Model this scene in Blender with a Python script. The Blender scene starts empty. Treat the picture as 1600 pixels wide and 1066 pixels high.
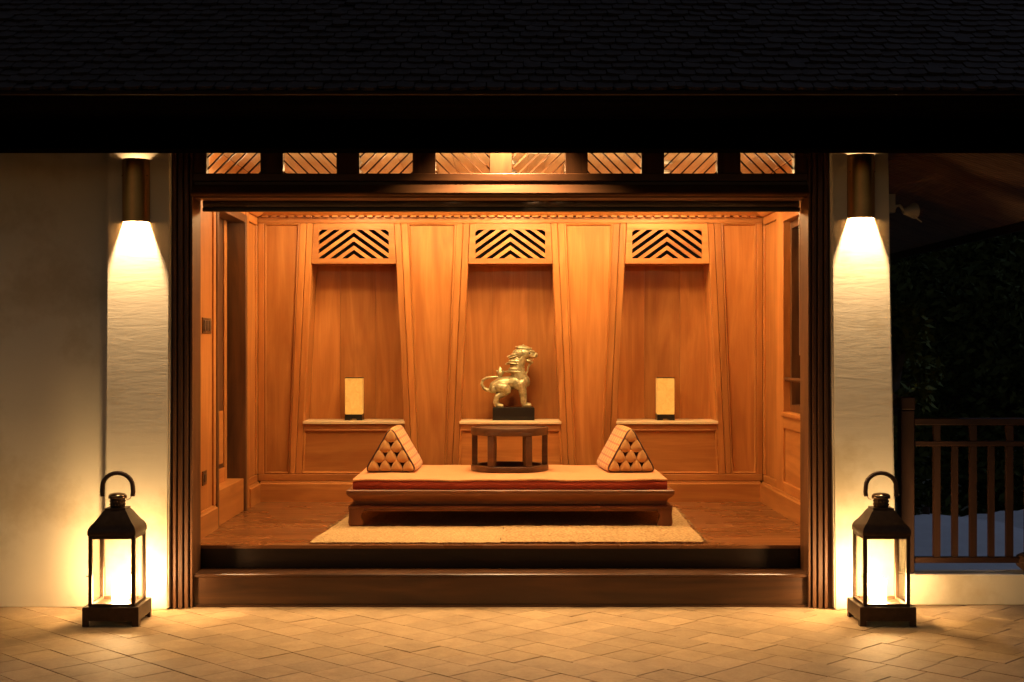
import bpy, bmesh, math, random
from mathutils import Vector, Matrix
R = math.radians
random.seed(7)
scene = bpy.context.scene
COL = scene.collection

# ------------------------------------------------------------------ camera
F, VX, VY, CX, CZ = 2133.0, 788.0, 545.0, -0.046, 1.5
cam_d = bpy.data.cameras.new('camera')
cam = bpy.data.objects.new('camera', cam_d); COL.objects.link(cam)
cam.location = (CX, 0, CZ); cam.rotation_euler = (R(90), 0, 0)
cam_d.sensor_width = 36; cam_d.lens = 48
cam_d.shift_x = (800 - VX) / 1600; cam_d.shift_y = (VY - 533) / 1600
cam_d.clip_end = 1000
scene.camera = cam
# ------------------------------------------------------------------ night sky, moon, exposure
w = bpy.data.worlds.new('World'); scene.world = w; w.use_nodes = True
nt = w.node_tree; bg = nt.nodes['Background']
sky = nt.nodes.new('ShaderNodeTexSky'); sky.sky_type = 'NISHITA'; sky.sun_disc = False
sky.sun_elevation = R(-1.6); sky.sun_rotation = R(200)
nt.links.new(sky.outputs[0], bg.inputs[0]); bg.inputs[1].default_value = 0.10
moon_d = bpy.data.lights.new('moon', 'SUN'); moon_d.energy = 0.10; moon_d.angle = R(0.5); moon_d.color = (0.5, 0.62, 1)
moon = bpy.data.objects.new('moon', moon_d); COL.objects.link(moon); moon.rotation_euler = (0, R(40), 0)
scene.view_settings.view_transform = 'Standard'; scene.view_settings.look = 'None'
scene.view_settings.exposure = 1.3; scene.view_settings.gamma = 1
scene.cycles.use_denoising = True
scene.cycles.max_bounces = 8; scene.cycles.diffuse_bounces = 5; scene.cycles.glossy_bounces = 4
scene.cycles.transparent_max_bounces = 12; scene.cycles.sample_clamp_indirect = 6
scene.cycles.caustics_reflective = False; scene.cycles.caustics_refractive = False
# light powers and colours
P_SCONCE, C_SCONCE = 155, (1, 0.64, 0.32)
L_CANDLE, C_CANDLE = 170, (1, 0.63, 0.28)
P_WASH, P_FRONT, C_ROOM = 34, 54, (1, 0.64, 0.28)
L_COVE, P_PORCH = 8.0, 160

def PX(px, Y): return CX + (px - VX) * Y / F
def PZ(py, Y): return CZ + (VY - py) * Y / F

# ------------------------------------------------------------------ mesh helpers
def box(bm, x0, x1, y0, y1, z0, z1, bev=0, seg=1):
    vs = [bm.verts.new(p) for p in ((x0,y0,z0),(x1,y0,z0),(x1,y1,z0),(x0,y1,z0),(x0,y0,z1),(x1,y0,z1),(x1,y1,z1),(x0,y1,z1))]
    fs = [bm.faces.new([vs[i] for i in q]) for q in ((0,3,2,1),(4,5,6,7),(0,1,5,4),(1,2,6,5),(2,3,7,6),(3,0,4,7))]
    if bev: bmesh.ops.bevel(bm, geom=list({e for f in fs for e in f.edges}), offset=bev, segments=seg, affect='EDGES', profile=0.5)
def prism(bm, pts, a0, a1, plane='xz', bev=0):
    f = {'xz': lambda p, a: (p[0], a, p[1]), 'yz': lambda p, a: (a, p[0], p[1]), 'xy': lambda p, a: (p[0], p[1], a)}[plane]
    A = [bm.verts.new(f(p, a0)) for p in pts]; B = [bm.verts.new(f(p, a1)) for p in pts]
    fs = [bm.faces.new(A), bm.faces.new(B[::-1])]
    n = len(pts)
    for i in range(n): fs.append(bm.faces.new((A[i], B[i], B[(i+1)%n], A[(i+1)%n])))
    bmesh.ops.recalc_face_normals(bm, faces=fs)
    if bev: bmesh.ops.bevel(bm, geom=list({e for q in fs for e in q.edges}), offset=bev, segments=1, affect='EDGES', profile=0.5)
def lathe(bm, prof, c=(0,0,0), n=24, cap=True):
    rings = []
    for r, z in prof:
        rings.append([bm.verts.new((c[0]+r*math.cos(2*math.pi*i/n), c[1]+r*math.sin(2*math.pi*i/n), c[2]+z)) for i in range(n)])
    for a, b in zip(rings, rings[1:]):
        for i in range(n): bm.faces.new((a[i], a[(i+1)%n], b[(i+1)%n], b[i]))
    if cap:
        bm.faces.new(rings[0][::-1]); bm.faces.new(rings[-1])
def tube(bm, pts, r, n=8, closed=False):
    pts = [Vector(p) for p in pts]; rr = r if isinstance(r, (list, tuple)) else [r]*len(pts)
    rings = []; prev = None; m = len(pts)
    for i, p in enumerate(pts):
        if closed: t = pts[(i+1)%m] - pts[i-1]
        else: t = pts[min(i+1, m-1)] - pts[max(i-1, 0)]
        t.normalize()
        if prev is None:
            u = t.orthogonal().normalized()
        else:
            u = (prev - t*prev.dot(t)).normalized()
        prev = u; v = t.cross(u)
        rings.append([bm.verts.new(p + (u*math.cos(2*math.pi*k/n) + v*math.sin(2*math.pi*k/n))*rr[i]) for k in range(n)])
    pr = list(zip(rings, rings[1:]))
    if closed: pr.append((rings[-1], rings[0]))
    for a, b in pr:
        for k in range(n): bm.faces.new((a[k], a[(k+1)%n], b[(k+1)%n], b[k]))
    if not closed:
        bm.faces.new(rings[0][::-1]); bm.faces.new(rings[-1])
def loft_rect(bm, cx, cy, prof):
    """stack of rectangles (half_x, half_y, z)"""
    rings = []
    for hx, hy, z in prof:
        rings.append([bm.verts.new((cx+sx*hx, cy+sy*hy, z)) for sx, sy in ((-1,-1),(1,-1),(1,1),(-1,1))])
    for a, b in zip(rings, rings[1:]):
        for i in range(4): bm.faces.new((a[i], a[(i+1)%4], b[(i+1)%4], b[i]))
    bm.faces.new(rings[0][::-1]); bm.faces.new(rings[-1])
def clip_poly(poly, a, b, c):
    """keep a*x+b*y<=c"""
    out = []
    for i in range(len(poly)):
        p, q = poly[i], poly[(i+1) % len(poly)]
        dp, dq = a*p[0]+b*p[1]-c, a*q[0]+b*q[1]-c
        if dp <= 0: out.append(p)
        if dp*dq < 0:
            t = dp/(dp-dq); out.append((p[0]+(q[0]-p[0])*t, p[1]+(q[1]-p[1])*t))
    return out
ORG = {}
def org(o): return ORG.get(o.name, Vector((0,0,0))) if o else Vector((0,0,0))
def thing(name, label, cat, loc=(0,0,0), group=None, rz=0):
    o = bpy.data.objects.new(name, None); COL.objects.link(o); o.location = loc; o.rotation_euler = (0,0,rz)
    o.empty_display_size = 0.1
    o['label'] = label; o['category'] = cat
    if group: o['group'] = group
    ORG[o.name] = Vector(loc)
    return o
def mesh(name, bm, mat, smooth=False, auto=False):
    me = bpy.data.meshes.new(name); 
    bmesh.ops.recalc_face_normals(bm, faces=bm.faces[:])
    if smooth or auto:
        for f in bm.faces: f.smooth = True
    if auto:
        for e in bm.edges:
            if len(e.link_faces) == 2 and e.calc_face_angle(0) > R(38): e.smooth = False
    bm.to_mesh(me); bm.free()
    if mat: me.materials.append(mat)
    return me
def part(name, bm, mat, parent=None, local=False, smooth=False, auto=False, kind=None):
    """world-coordinate bmesh -> one child mesh object (local=True: already in the thing's own space)"""
    o0 = org(parent)
    if not local and parent is not None: bmesh.ops.translate(bm, verts=bm.verts[:], vec=-o0)
    o = bpy.data.objects.new(name, mesh(name, bm, mat, smooth, auto)); COL.objects.link(o)
    o.parent = parent; ORG[o.name] = o0
    if kind: o['kind'] = kind
    return o
def place(name, me, loc, parent, rot=(0,0,0)):
    o = bpy.data.objects.new(name, me); COL.objects.link(o); o.parent = parent
    o.location = Vector(loc) - org(parent); o.rotation_euler = rot; return o
def tag(o, label, cat, group=None):
    o['label'] = label; o['category'] = cat
    if group: o['group'] = group
    return o
def struct(o): o['kind'] = 'structure'; return o
def B(*a, **k):
    bm = bmesh.new(); box(bm, *a, **k); return bm
def PR(*a, **k):
    bm = bmesh.new(); prism(bm, *a, **k); return bm
def light(name, kind, loc, power, color, parent, size=0.02, **k):
    d = bpy.data.lights.new(name, kind); d.energy = power; d.color = color
    if kind != 'AREA': d.shadow_soft_size = size
    for a, v in k.items(): setattr(d, a, v)
    o = bpy.data.objects.new(name, d); COL.objects.link(o); o.parent = parent; o.location = Vector(loc) - org(parent)
    return o

# ------------------------------------------------------------------ materials
def newmat(name):
    m = bpy.data.materials.new(name); m.use_nodes = True
    return m, m.node_tree.nodes, m.node_tree.links, m.node_tree.nodes['Principled BSDF']
def coords(N, L, scale, rnd=8.0, rot=None):
    tc = N.new('ShaderNodeTexCoord'); oi = N.new('ShaderNodeObjectInfo')
    mul = N.new('ShaderNodeMath'); mul.operation = 'MULTIPLY'; mul.inputs[1].default_value = rnd
    L.new(oi.outputs['Random'], mul.inputs[0])
    add = N.new('ShaderNodeVectorMath'); add.operation = 'ADD'
    L.new(tc.outputs['Object'], add.inputs[0]); L.new(mul.outputs[0], add.inputs[1])
    mp = N.new('ShaderNodeMapping'); mp.inputs['Scale'].default_value = scale
    if rot: mp.inputs['Rotation'].default_value = rot
    L.new(add.outputs[0], mp.inputs[0])
    return add, mp, oi
def noise(N, L, src, scale, detail=4, rough=0.55, dist=0):
    n = N.new('ShaderNodeTexNoise'); n.inputs['Scale'].default_value = scale; n.inputs['Detail'].default_value = detail
    n.inputs['Roughness'].default_value = rough; n.inputs['Distortion'].default_value = dist
    L.new(src.outputs[0], n.inputs['Vector']); return n
def ramp(N, L, src, stops):
    r = N.new('ShaderNodeValToRGB'); e = r.color_ramp.elements
    while len(e) < len(stops): e.new(0.5)
    for i, (p, c) in enumerate(stops): e[i].position = p; e[i].color = (*c, 1)
    L.new(src, r.inputs[0]); return r
def mixc(N, L, fac, a, b, mode='MIX'):
    m = N.new('ShaderNodeMix'); m.data_type = 'RGBA'; m.blend_type = mode
    if isinstance(fac, (int, float)): m.inputs[0].default_value = fac
    else: L.new(fac, m.inputs[0])
    for i, v in ((6, a), (7, b)):
        if isinstance(v, tuple): m.inputs[i].default_value = (*v, 1)
        else: L.new(v, m.inputs[i])
    return m.outputs[2]
def bump(N, L, h, b, strength, dist=0.01):
    k = N.new('ShaderNodeBump'); k.inputs['Strength'].default_value = strength; k.inputs['Distance'].default_value = dist
    L.new(h, k.inputs['Height']); L.new(k.outputs[0], b.inputs['Normal'])
def wood(name, light_c, dark_c, axis='z', rough=0.45, vary=0.18, coarse=1.0, spec=0.35):
    m, N, L, b = newmat(name)
    st = {'x': (0.9, 8, 8), 'y': (8, 0.9, 8), 'z': (8, 8, 0.9)}[axis]
    add, mp, oi = coords(N, L, tuple(v*coarse for v in st))
    fig = noise(N, L, mp, 1.0, 4, 0.5, 1.8)
    st2 = {'x': (3, 120, 120), 'y': (120, 3, 120), 'z': (120, 120, 3)}[axis]
    mp2 = N.new('ShaderNodeMapping'); mp2.inputs['Scale'].default_value = st2; L.new(add.outputs[0], mp2.inputs[0])
    fine = noise(N, L, mp2, 1.0, 3, 0.6)
    big = noise(N, L, add, 1.7, 3, 0.5)
    base = ramp(N, L, fig.outputs[0], [(0.30, dark_c), (0.52, tuple((a+c)/2 for a, c in zip(light_c, dark_c))), (0.70, light_c)])
    c1 = mixc(N, L, 0.11, base.outputs[0], ramp(N, L, fine.outputs[0], [(0.35, (0.25,0.22,0.2)), (0.62, (1,1,1))]).outputs[0], 'MULTIPLY')
    c2 = mixc(N, L, 0.25, c1, ramp(N, L, big.outputs[0], [(0.3, (0.62,0.55,0.5)), (0.7, (1.1,1.08,1.05))]).outputs[0], 'MULTIPLY')
    hs = N.new('ShaderNodeHueSaturation'); L.new(c2, hs.inputs['Color'])
    mr = N.new('ShaderNodeMapRange'); mr.inputs[3].default_value = 1-vary; mr.inputs[4].default_value = 1+vary
    L.new(oi.outputs['Random'], mr.inputs[0]); L.new(mr.outputs[0], hs.inputs['Value'])
    L.new(hs.outputs[0], b.inputs['Base Color'])
    rr = N.new('ShaderNodeMapRange'); rr.inputs[3].default_value = rough-0.1; rr.inputs[4].default_value = rough+0.15
    L.new(big.outputs[0], rr.inputs[0]); L.new(rr.outputs[0], b.inputs['Roughness'])
    b.inputs['Specular IOR Level'].default_value = spec
    bump(N, L, fine.outputs[0], b, 0.1, 0.002)
    return m
M = {}
for ax in 'xyz':
    M['teak_'+ax] = wood('teak_'+ax, (0.53,0.225,0.062), (0.365,0.13,0.031), ax, 0.36)
    M['dark_'+ax] = wood('dark_timber_'+ax, (0.15,0.062,0.022), (0.06,0.023,0.009), ax, 0.38, spec=0.4)
M['shelf'] = wood('pale_lit_shelf_veneer', (0.90,0.74,0.48), (0.82,0.64,0.38), 'x', 0.3)  # pale wood, raised further to stand in for strong light on the shelves
M['ledge'] = wood('ledge_timber', (0.13,0.060,0.024), (0.07,0.03,0.012), 'x', 0.7, spec=0.05)
M['floor'] = wood('floor_boards', (0.25,0.098,0.030), (0.13,0.046,0.014), 'x', 0.26, 0.22, 1.0, 0.5)
M['step'] = wood('step_timber', (0.115,0.046,0.016), (0.045,0.017,0.007), 'x', 0.3, spec=0.45)
M['riser'] = wood('riser_timber', (0.022,0.010,0.005), (0.011,0.005,0.003), 'x', 0.3, spec=0.3)
M['bed'] = wood('bed_timber', (0.235,0.078,0.026), (0.13,0.042,0.014), 'x', 0.36)
M['bed_z'] = wood('bed_timber_upright', (0.235,0.078,0.026), (0.13,0.042,0.014), 'z', 0.36)
M['table'] = wood('table_timber', (0.10,0.040,0.016), (0.05,0.019,0.008), 'x', 0.35)
M['shade_black_wood'] = wood('shade_black_timber', (0.003,0.002,0.0015), (0.0012,0.001,0.0008), 'x', 0.9, spec=0.0)  # near-black colour stands in for the unlit shade under the eave
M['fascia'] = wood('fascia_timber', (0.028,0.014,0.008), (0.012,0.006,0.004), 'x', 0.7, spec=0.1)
M['rail'] = wood('railing_timber', (0.040,0.016,0.008), (0.020,0.008,0.004), 'x', 0.45)
M['rail_z'] = wood('railing_timber_upright', (0.040,0.016,0.008), (0.020,0.008,0.004), 'z', 0.45)
M['ceil'] = wood('ceiling_boards', (0.66,0.50,0.29), (0.50,0.34,0.17), 'y', 0.45)
M['soffit'] = wood('soffit_slats', (0.30,0.18,0.10), (0.18,0.10,0.055), 'x', 0.6, spec=0.2)

def plain(name, col, rough=0.5, metal=0.0, spec=0.5, var=0.0, vscale=20, bmp=0.0):
    m, N, L, b = newmat(name)
    b.inputs['Roughness'].default_value = rough; b.inputs['Metallic'].default_value = metal; b.inputs['Specular IOR Level'].default_value = spec
    if var or bmp:
        add, mp, oi = coords(N, L, (1,1,1)); n = noise(N, L, mp, vscale, 5, 0.6)
        r = ramp(N, L, n.outputs[0], [(0.3, tuple(c*(1-var) for c in col)), (0.7, tuple(min(1, c*(1+var*0.6)) for c in col))])
        L.new(r.outputs[0], b.inputs['Base Color'])
        if bmp: bump(N, L, n.outputs[0], b, bmp, 0.004)
    else: b.inputs['Base Color'].default_value = (*col, 1)
    return m
def plaster(name, col):
    m, N, L, b = newmat(name); b.inputs['Roughness'].default_value = 0.85; b.inputs['Specular IOR Level'].default_value = 0.2
    add, mp, oi = coords(N, L, (1.6, 1.6, 9), 3)
    n1 = noise(N, L, mp, 3.0, 6, 0.62, 0.4); n2 = noise(N, L, add, 1.6, 7, 0.66)
    r = ramp(N, L, n2.outputs[0], [(0.33, (col[0]*0.78, col[1]*0.74, col[2]*0.66)), (0.48, tuple(c*0.95 for c in col)), (0.7, col)])
    L.new(r.outputs[0], b.inputs['Base Color']); bump(N, L, n1.outputs[0], b, 0.075, 0.010)
    return m
M['plaster'] = plaster('cream_plaster', (0.76, 0.69, 0.55))
def tile_mat():
    m, N, L, b = newmat('terracotta_tile')
    add, mp, oi = coords(N, L, (1,1,1), 40)
    n1 = noise(N, L, mp, 9, 6, 0.65, 0.3); n2 = noise(N, L, mp, 60, 3, 0.6)
    r = ramp(N, L, n1.outputs[0], [(0.28, (0.33,0.215,0.105)), (0.5, (0.39,0.268,0.14)), (0.75, (0.44,0.312,0.17))])
    c = mixc(N, L, 0.25, r.outputs[0], ramp(N, L, n2.outputs[0], [(0.35,(0.6,0.55,0.5)),(0.6,(1,1,1))]).outputs[0], 'MULTIPLY')
    ge = N.new('ShaderNodeNewGeometry'); nw_ = N.new('ShaderNodeTexNoise'); nw_.inputs['Scale'].default_value = 2.3; nw_.inputs['Detail'].default_value = 7; nw_.inputs['Roughness'].default_value = 0.68
    L.new(ge.outputs['Position'], nw_.inputs['Vector'])
    c = mixc(N, L, 0.5, c, ramp(N, L, nw_.outputs[0], [(0.36,(0.6,0.56,0.5)),(0.5,(0.95,0.95,0.95)),(0.7,(1.05,1.05,1.05))]).outputs[0], 'MULTIPLY')
    hs = N.new('ShaderNodeHueSaturation'); L.new(c, hs.inputs['Color'])
    mr = N.new('ShaderNodeMapRange'); mr.inputs[3].default_value = 0.88; mr.inputs[4].default_value = 1.1
    L.new(oi.outputs['Random'], mr.inputs[0]); L.new(mr.outputs[0], hs.inputs['Value']); L.new(hs.outputs[0], b.inputs['Base Color'])
    rr = N.new('ShaderNodeMapRange'); rr.inputs[3].default_value = 0.6; rr.inputs[4].default_value = 0.88
    L.new(n1.outputs[0], rr.inputs[0]); L.new(rr.outputs[0], b.inputs['Roughness']); b.inputs['Specular IOR Level'].default_value = 0.4
    bump(N, L, n1.outputs[0], b, 0.2, 0.006); return m
M['tile'] = tile_mat()
M['grout'] = plain('grout', (0.33,0.22,0.12), 0.9, var=0.3)
M['roof_tile'] = plain('roof_shingle', (0.032,0.019,0.013), 0.7, spec=0.3, var=0.4, vscale=14)
M['ground'] = plain('garden_ground', (0.045,0.05,0.025), 0.95, var=0.4, vscale=2)
M['lantern'] = plain('lantern_bronze', (0.055,0.030,0.016), 0.42, metal=0.6, var=0.3, vscale=30)
M['lantern_cap'] = plain('lantern_polished_cap', (0.25,0.17,0.11), 0.2, metal=1.0)
M['handle'] = plain('lantern_leather_grip', (0.07,0.032,0.014), 0.55, var=0.3, vscale=60)
M['steel'] = plain('steel_wire', (0.6,0.55,0.48), 0.3, metal=1.0)
M['sconce'] = plain('sconce_bronze', (0.50,0.29,0.11), 0.30, metal=1.0, var=0.15, vscale=8)
M['sconce_in'] = plain('sconce_reflector', (0.62,0.5,0.33), 0.7)
M['black'] = plain('black_lacquer', (0.012,0.009,0.007), 0.3)
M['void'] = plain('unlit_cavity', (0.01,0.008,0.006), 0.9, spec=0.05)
M['statue'] = plain('aged_gilt_bronze', (0.60,0.49,0.24), 0.40, metal=0.4, var=0.55, vscale=26, bmp=0.35)
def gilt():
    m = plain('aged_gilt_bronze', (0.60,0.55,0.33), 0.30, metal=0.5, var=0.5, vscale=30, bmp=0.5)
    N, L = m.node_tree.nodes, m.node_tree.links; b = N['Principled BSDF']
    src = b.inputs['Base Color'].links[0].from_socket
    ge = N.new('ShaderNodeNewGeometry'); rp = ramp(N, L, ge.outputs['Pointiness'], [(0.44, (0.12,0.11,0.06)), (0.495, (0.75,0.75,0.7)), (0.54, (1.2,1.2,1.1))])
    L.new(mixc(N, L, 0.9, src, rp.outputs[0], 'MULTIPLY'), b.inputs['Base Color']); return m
M['statue'] = gilt()
M['brass'] = plain('dark_brass_plate', (0.16,0.085,0.035), 0.4, metal=0.8)
M['rocker'] = plain('brown_rocker', (0.05,0.025,0.012), 0.4)
M['piping'] = plain('brown_piping', (0.07,0.026,0.014), 0.75)
M['gap'] = plain('dark_cushion_recess', (0.05,0.018,0.008), 0.9, spec=0.1)
M['canvas'] = plain('white_canvas', (0.72,0.72,0.74), 0.8, var=0.08, vscale=6, bmp=0.1)
M['bark'] = plain('bark', (0.09,0.065,0.045), 0.9, var=0.4, vscale=12, bmp=0.6)
M['blind'] = plain('dark_bamboo_blind', (0.03,0.016,0.009), 0.6, var=0.3, vscale=40)
M['pot'] = plain('dark_brown_glaze', (0.07,0.035,0.02), 0.35, var=0.2)
M['white_metal'] = plain('painted_fitting', (0.45,0.38,0.28), 0.5, metal=0.2)
def fabric(name, col, sc=420, var=0.16, bmp=0.4, checks=None):
    m, N, L, b = newmat(name); b.inputs['Roughness'].default_value = 0.9; b.inputs['Specular IOR Level'].default_value = 0.15
    b.inputs['Sheen Weight'].default_value = 0.2
    add, mp, oi = coords(N, L, (1,1,1), 2)
    n = noise(N, L, mp, sc, 2, 0.6); n2 = noise(N, L, mp, 5, 4, 0.6)
    r = ramp(N, L, n.outputs[0], [(0.3, tuple(c*(1-var) for c in col)), (0.7, col)])
    c = mixc(N, L, 0.3, r.outputs[0], ramp(N, L, n2.outputs[0], [(0.3,(0.8,0.76,0.7)),(0.7,(1,1,1))]).outputs[0], 'MULTIPLY')
    if checks:
        ks, kc = checks
        tcn = add
        sep = N.new('ShaderNodeSeparateXYZ'); L.new(N.new('ShaderNodeTexCoord').outputs['Object'], sep.inputs[0])
        for chan, s in ((1, ks*0.5), (2, ks*1.1)):
            mu = N.new('ShaderNodeMath'); mu.operation = 'MULTIPLY'; mu.inputs[1].default_value = s; L.new(sep.outputs[chan], mu.inputs[0])
            fr = N.new('ShaderNodeMath'); fr.operation = 'FRACT'; L.new(mu.outputs[0], fr.inputs[0])
            rp = ramp(N, L, fr.outputs[0], [(0.0, (0.85,0.85,0.85)), (0.2, (0.85,0.85,0.85)), (0.27, (0,0,0)), (0.45, (0,0,0)), (0.5, (0.4,0.4,0.4)), (0.55, (0,0,0))])
            c = mixc(N, L, rp.outputs[0], c, kc)
    L.new(c, b.inputs['Base Color']); bump(N, L, n.outputs[0], b, bmp, 0.002); return m
M['mattress'] = fabric('golden_mattress_cover', (0.62,0.290,0.122))
M['red_cloth'] = fabric('deep_red_side_cloth', (0.36,0.05,0.02))
M['pad'] = fabric('gold_brown_cushion_cloth', (0.52,0.29,0.11), 300)
M['check'] = fabric('checked_cushion_cloth', (0.60,0.35,0.12), 300, checks=(20, (0.36,0.09,0.02)))
def weave(name, col, dark, sx, sy, bmp):
    m, N, L, b = newmat(name); b.inputs['Roughness'].default_value = 0.95; b.inputs['Specular IOR Level'].default_value = 0.1
    add, mp, oi = coords(N, L, (sx, sy, sx), 1)
    v = N.new('ShaderNodeTexVoronoi'); v.inputs['Scale'].default_value = 1; L.new(mp.outputs[0], v.inputs['Vector'])
    n = noise(N, L, add, 12, 4, 0.6)
    r = ramp(N, L, v.outputs['Distance'], [(0.15, col), (0.75, dark)])
    c = mixc(N, L, 0.35, r.outputs[0], ramp(N, L, n.outputs[0], [(0.3,(0.65,0.6,0.5)),(0.7,(1,1,1))]).outputs[0], 'MULTIPLY')
    L.new(c, b.inputs['Base Color'])
    inv = N.new('ShaderNodeMath'); inv.operation = 'SUBTRACT'; inv.inputs[0].default_value = 1; L.new(v.outputs['Distance'], inv.inputs[1])
    bump(N, L, inv.outputs[0], b, bmp, 0.008); return m
M['rug_fine'] = weave('fine_jute_weave', (0.66,0.49,0.27), (0.44,0.28,0.13), 75, 120, 0.6)
M['rug_coarse'] = weave('coarse_jute_weave', (0.68,0.50,0.27), (0.36,0.21,0.09), 52, 85, 0.9)
def glass(name, tint=(1,1,1), refl=0.06):
    m, N, L, b = newmat(name); N.remove(b)
    t = N.new('ShaderNodeBsdfTransparent'); t.inputs[0].default_value = (*tint, 1)
    g = N.new('ShaderNodeBsdfGlossy'); g.inputs['Roughness'].default_value = 0.03
    lwt = N.new('ShaderNodeLayerWeight'); lwt.inputs[0].default_value = 0.5
    pw = N.new('ShaderNodeMath'); pw.operation = 'POWER'; pw.inputs[1].default_value = 5; L.new(lwt.outputs['Facing'], pw.inputs[0])
    fr = N.new('ShaderNodeMath'); fr.operation = 'MULTIPLY_ADD'; fr.inputs[1].default_value = 0.9; fr.inputs[2].default_value = 0.03; L.new(pw.outputs[0], fr.inputs[0])
    mx = N.new('ShaderNodeMixShader'); L.new(fr.outputs[0], mx.inputs[0]); L.new(t.outputs[0], mx.inputs[1]); L.new(g.outputs[0], mx.inputs[2])
    L.new(mx.outputs[0], N['Material Output'].inputs[0]); return m
M['glass'] = glass('clear_glass', (0.96,0.95,0.92))
def emit(name, col, strength):
    m, N, L, b = newmat(name); b.inputs['Base Color'].default_value = (*col, 1)
    b.inputs['Emission Color'].default_value = (*col, 1); b.inputs['Emission Strength'].default_value = strength; return m
M['candle'] = emit('glowing_candle', C_CANDLE, L_CANDLE)
M['lens'] = emit('downlight_lens', (1,0.75,0.45), 6)
M['cove'] = emit('cove_strip', C_ROOM, L_COVE)
M['fill_strip'] = emit('ceiling_fill_strip', (1, 0.78, 0.46), 270)
def shade_mat():
    m, N, L, b = newmat('paper_lamp_shade'); add, mp, oi = coords(N, L, (1,1,1), 3)
    n = noise(N, L, mp, 26, 5, 0.6, 1.5)
    r = ramp(N, L, n.outputs[0], [(0.3, (0.55,0.28,0.05)), (0.7, (0.66,0.38,0.08))])
    L.new(r.outputs[0], b.inputs['Base Color']); L.new(r.outputs[0], b.inputs['Emission Color'])
    b.inputs['Emission Strength'].default_value = 0.26; b.inputs['Roughness'].default_value = 0.8; return m
M['shade'] = shade_mat()
def leaf_mat(name='leaf', k=1.0):
    m, N, L, b = newmat(name); add, mp, oi = coords(N, L, (1,1,1), 5); n = noise(N, L, mp, 1.2, 3)
    r = ramp(N, L, n.outputs[0], [(0.35, (0.018*k,0.026*k,0.007*k)), (0.65, (0.055*k,0.065*k,0.018*k))])
    L.new(r.outputs[0], b.inputs['Base Color']); b.inputs['Roughness'].default_value = 0.8; b.inputs['Specular IOR Level'].default_value = 0.15; return m
M['leaf'] = leaf_mat('leaf', 1.7); M['leaf_lit'] = leaf_mat('lit_leaf', 3.0)  # second leaf colour brightened to stand in for lamplight on the near tree

# ================================================================== SETTING
YG, YC, YW = 7.92, 7.842, 7.94          # step foot / column face / plaster wall face
YP, YB = 8.127, 10.44                   # platform nosing / back wall face
ZS, ZF = 0.193, 0.33                    # lower step, alcove floor
XL, XR = -1.93, 1.931                   # alcove side walls
ZCEIL = 2.80
bm = bmesh.new(); box(bm, -300, 300, -150, 450, -3.2, -2.6)
struct(part('ground', bm, M['ground']))
terrace = struct(part('terrace', B(-7.0, 4.6, -1.5, 8.02, -2.59, -0.006), M['grout']))
# diagonal terracotta tiles: rows run down to the right, joints staggered
T = 0.205
bmt = bmesh.new(); box(bmt, -T/2+0.0015, T/2-0.0015, -T/2+0.0015, T/2-0.0015, -0.018, 0, bev=0.0016)
tile_me = mesh('tile', bmt, M['tile'])
tile_stuff = bmesh.new(); rt = random.Random(3)
u, v = Vector((1,-1,0)).normalized(), Vector((1,1,0)).normalized()
ntile = 0
for j in range(-12, 66):
    off = rt.choice((0, 0, 0.1, -0.12, 0.22, 0.45))*T + rt.uniform(-0.008, 0.008)
    for i in range(-60, 60):
        p = u*(i*T+off) + v*(j*T)
        if not (-4.2 < p.x < 4.3 and 3.6 < p.y < 8.0): continue
        px, py = VX + (p.x-CX)*F/p.y, VY + CZ*F/p.y
        rot = (rt.gauss(0, 0.0022), rt.gauss(0, 0.0022), -math.pi/4 + rt.gauss(0, 0.004)); z = rt.gauss(0, 0.0008) - 0.0008
        if -45 < px < 1645 and py < 1105 and p.y < 7.96:
            place('tile', tile_me, (p.x, p.y, z), terrace, rot); ntile += 1
        else:
            mt = Matrix.Translation((p.x, p.y, z)) @ Matrix.Rotation(-math.pi/4, 4, 'Z')
            s = T/2-0.0015
            tile_stuff.faces.new([tile_stuff.verts.new(mt @ Vector(q)) for q in ((-s,-s,0),(s,-s,0),(s,s,0),(-s,s,0))])
part('tile_field', tile_stuff, M['tile'], terrace, kind='stuff')
print('tiles', ntile)

# ------------------------------------------------------------------ plaster wall, columns, kerb
tag(part('plaster_wall', B(-6.9, -2.30, YW, 8.12, 0, 3.3), M['plaster']), 'dim cream plaster wall beside the lantern and column', 'wall')
def column(bl, br, tl, tr, label):
    bm = bmesh.new()
    y0, y1 = YC, 8.14
    q = [(bl,y0,0),(br,y0,0),(br,y1,0),(bl,y1,0),(tl,y0,3.3),(tr,y0,3.3),(tr,y1,3.3),(tl,y1,3.3)]
    vs = [bm.verts.new(p) for p in q]
    for f in ((0,3,2,1),(4,5,6,7),(0,1,5,4),(1,2,6,5),(2,3,7,6),(3,0,4,7)): bm.faces.new([vs[i] for i in f])
    bmesh.ops.bevel(bm, geom=bm.edges[:], offset=0.008, segments=2, affect='EDGES')
    return tag(part('plaster_column', bm, M['plaster']), label, 'column', 'plaster columns flanking the alcove')
column(-2.345, -1.978, -2.322, -1.960, 'cream plaster column standing between the plaster wall and the alcove')
column(1.852, 2.21, 1.823, 2.148, 'cream plaster column standing between the alcove and the timber railing')
tag(part('kerb_wall', B(2.19, 4.6, 7.985, 8.16, 0, 0.18, bev=0.006), M['plaster']), 'low cream plaster kerb under the timber railing', 'kerb')

# ================================================================== TEAK ALCOVE
alc = thing('teak_alcove', 'warm teak panelled alcove with three tapering niches behind the steps', 'alcove', (0, YP, 0))
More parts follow.
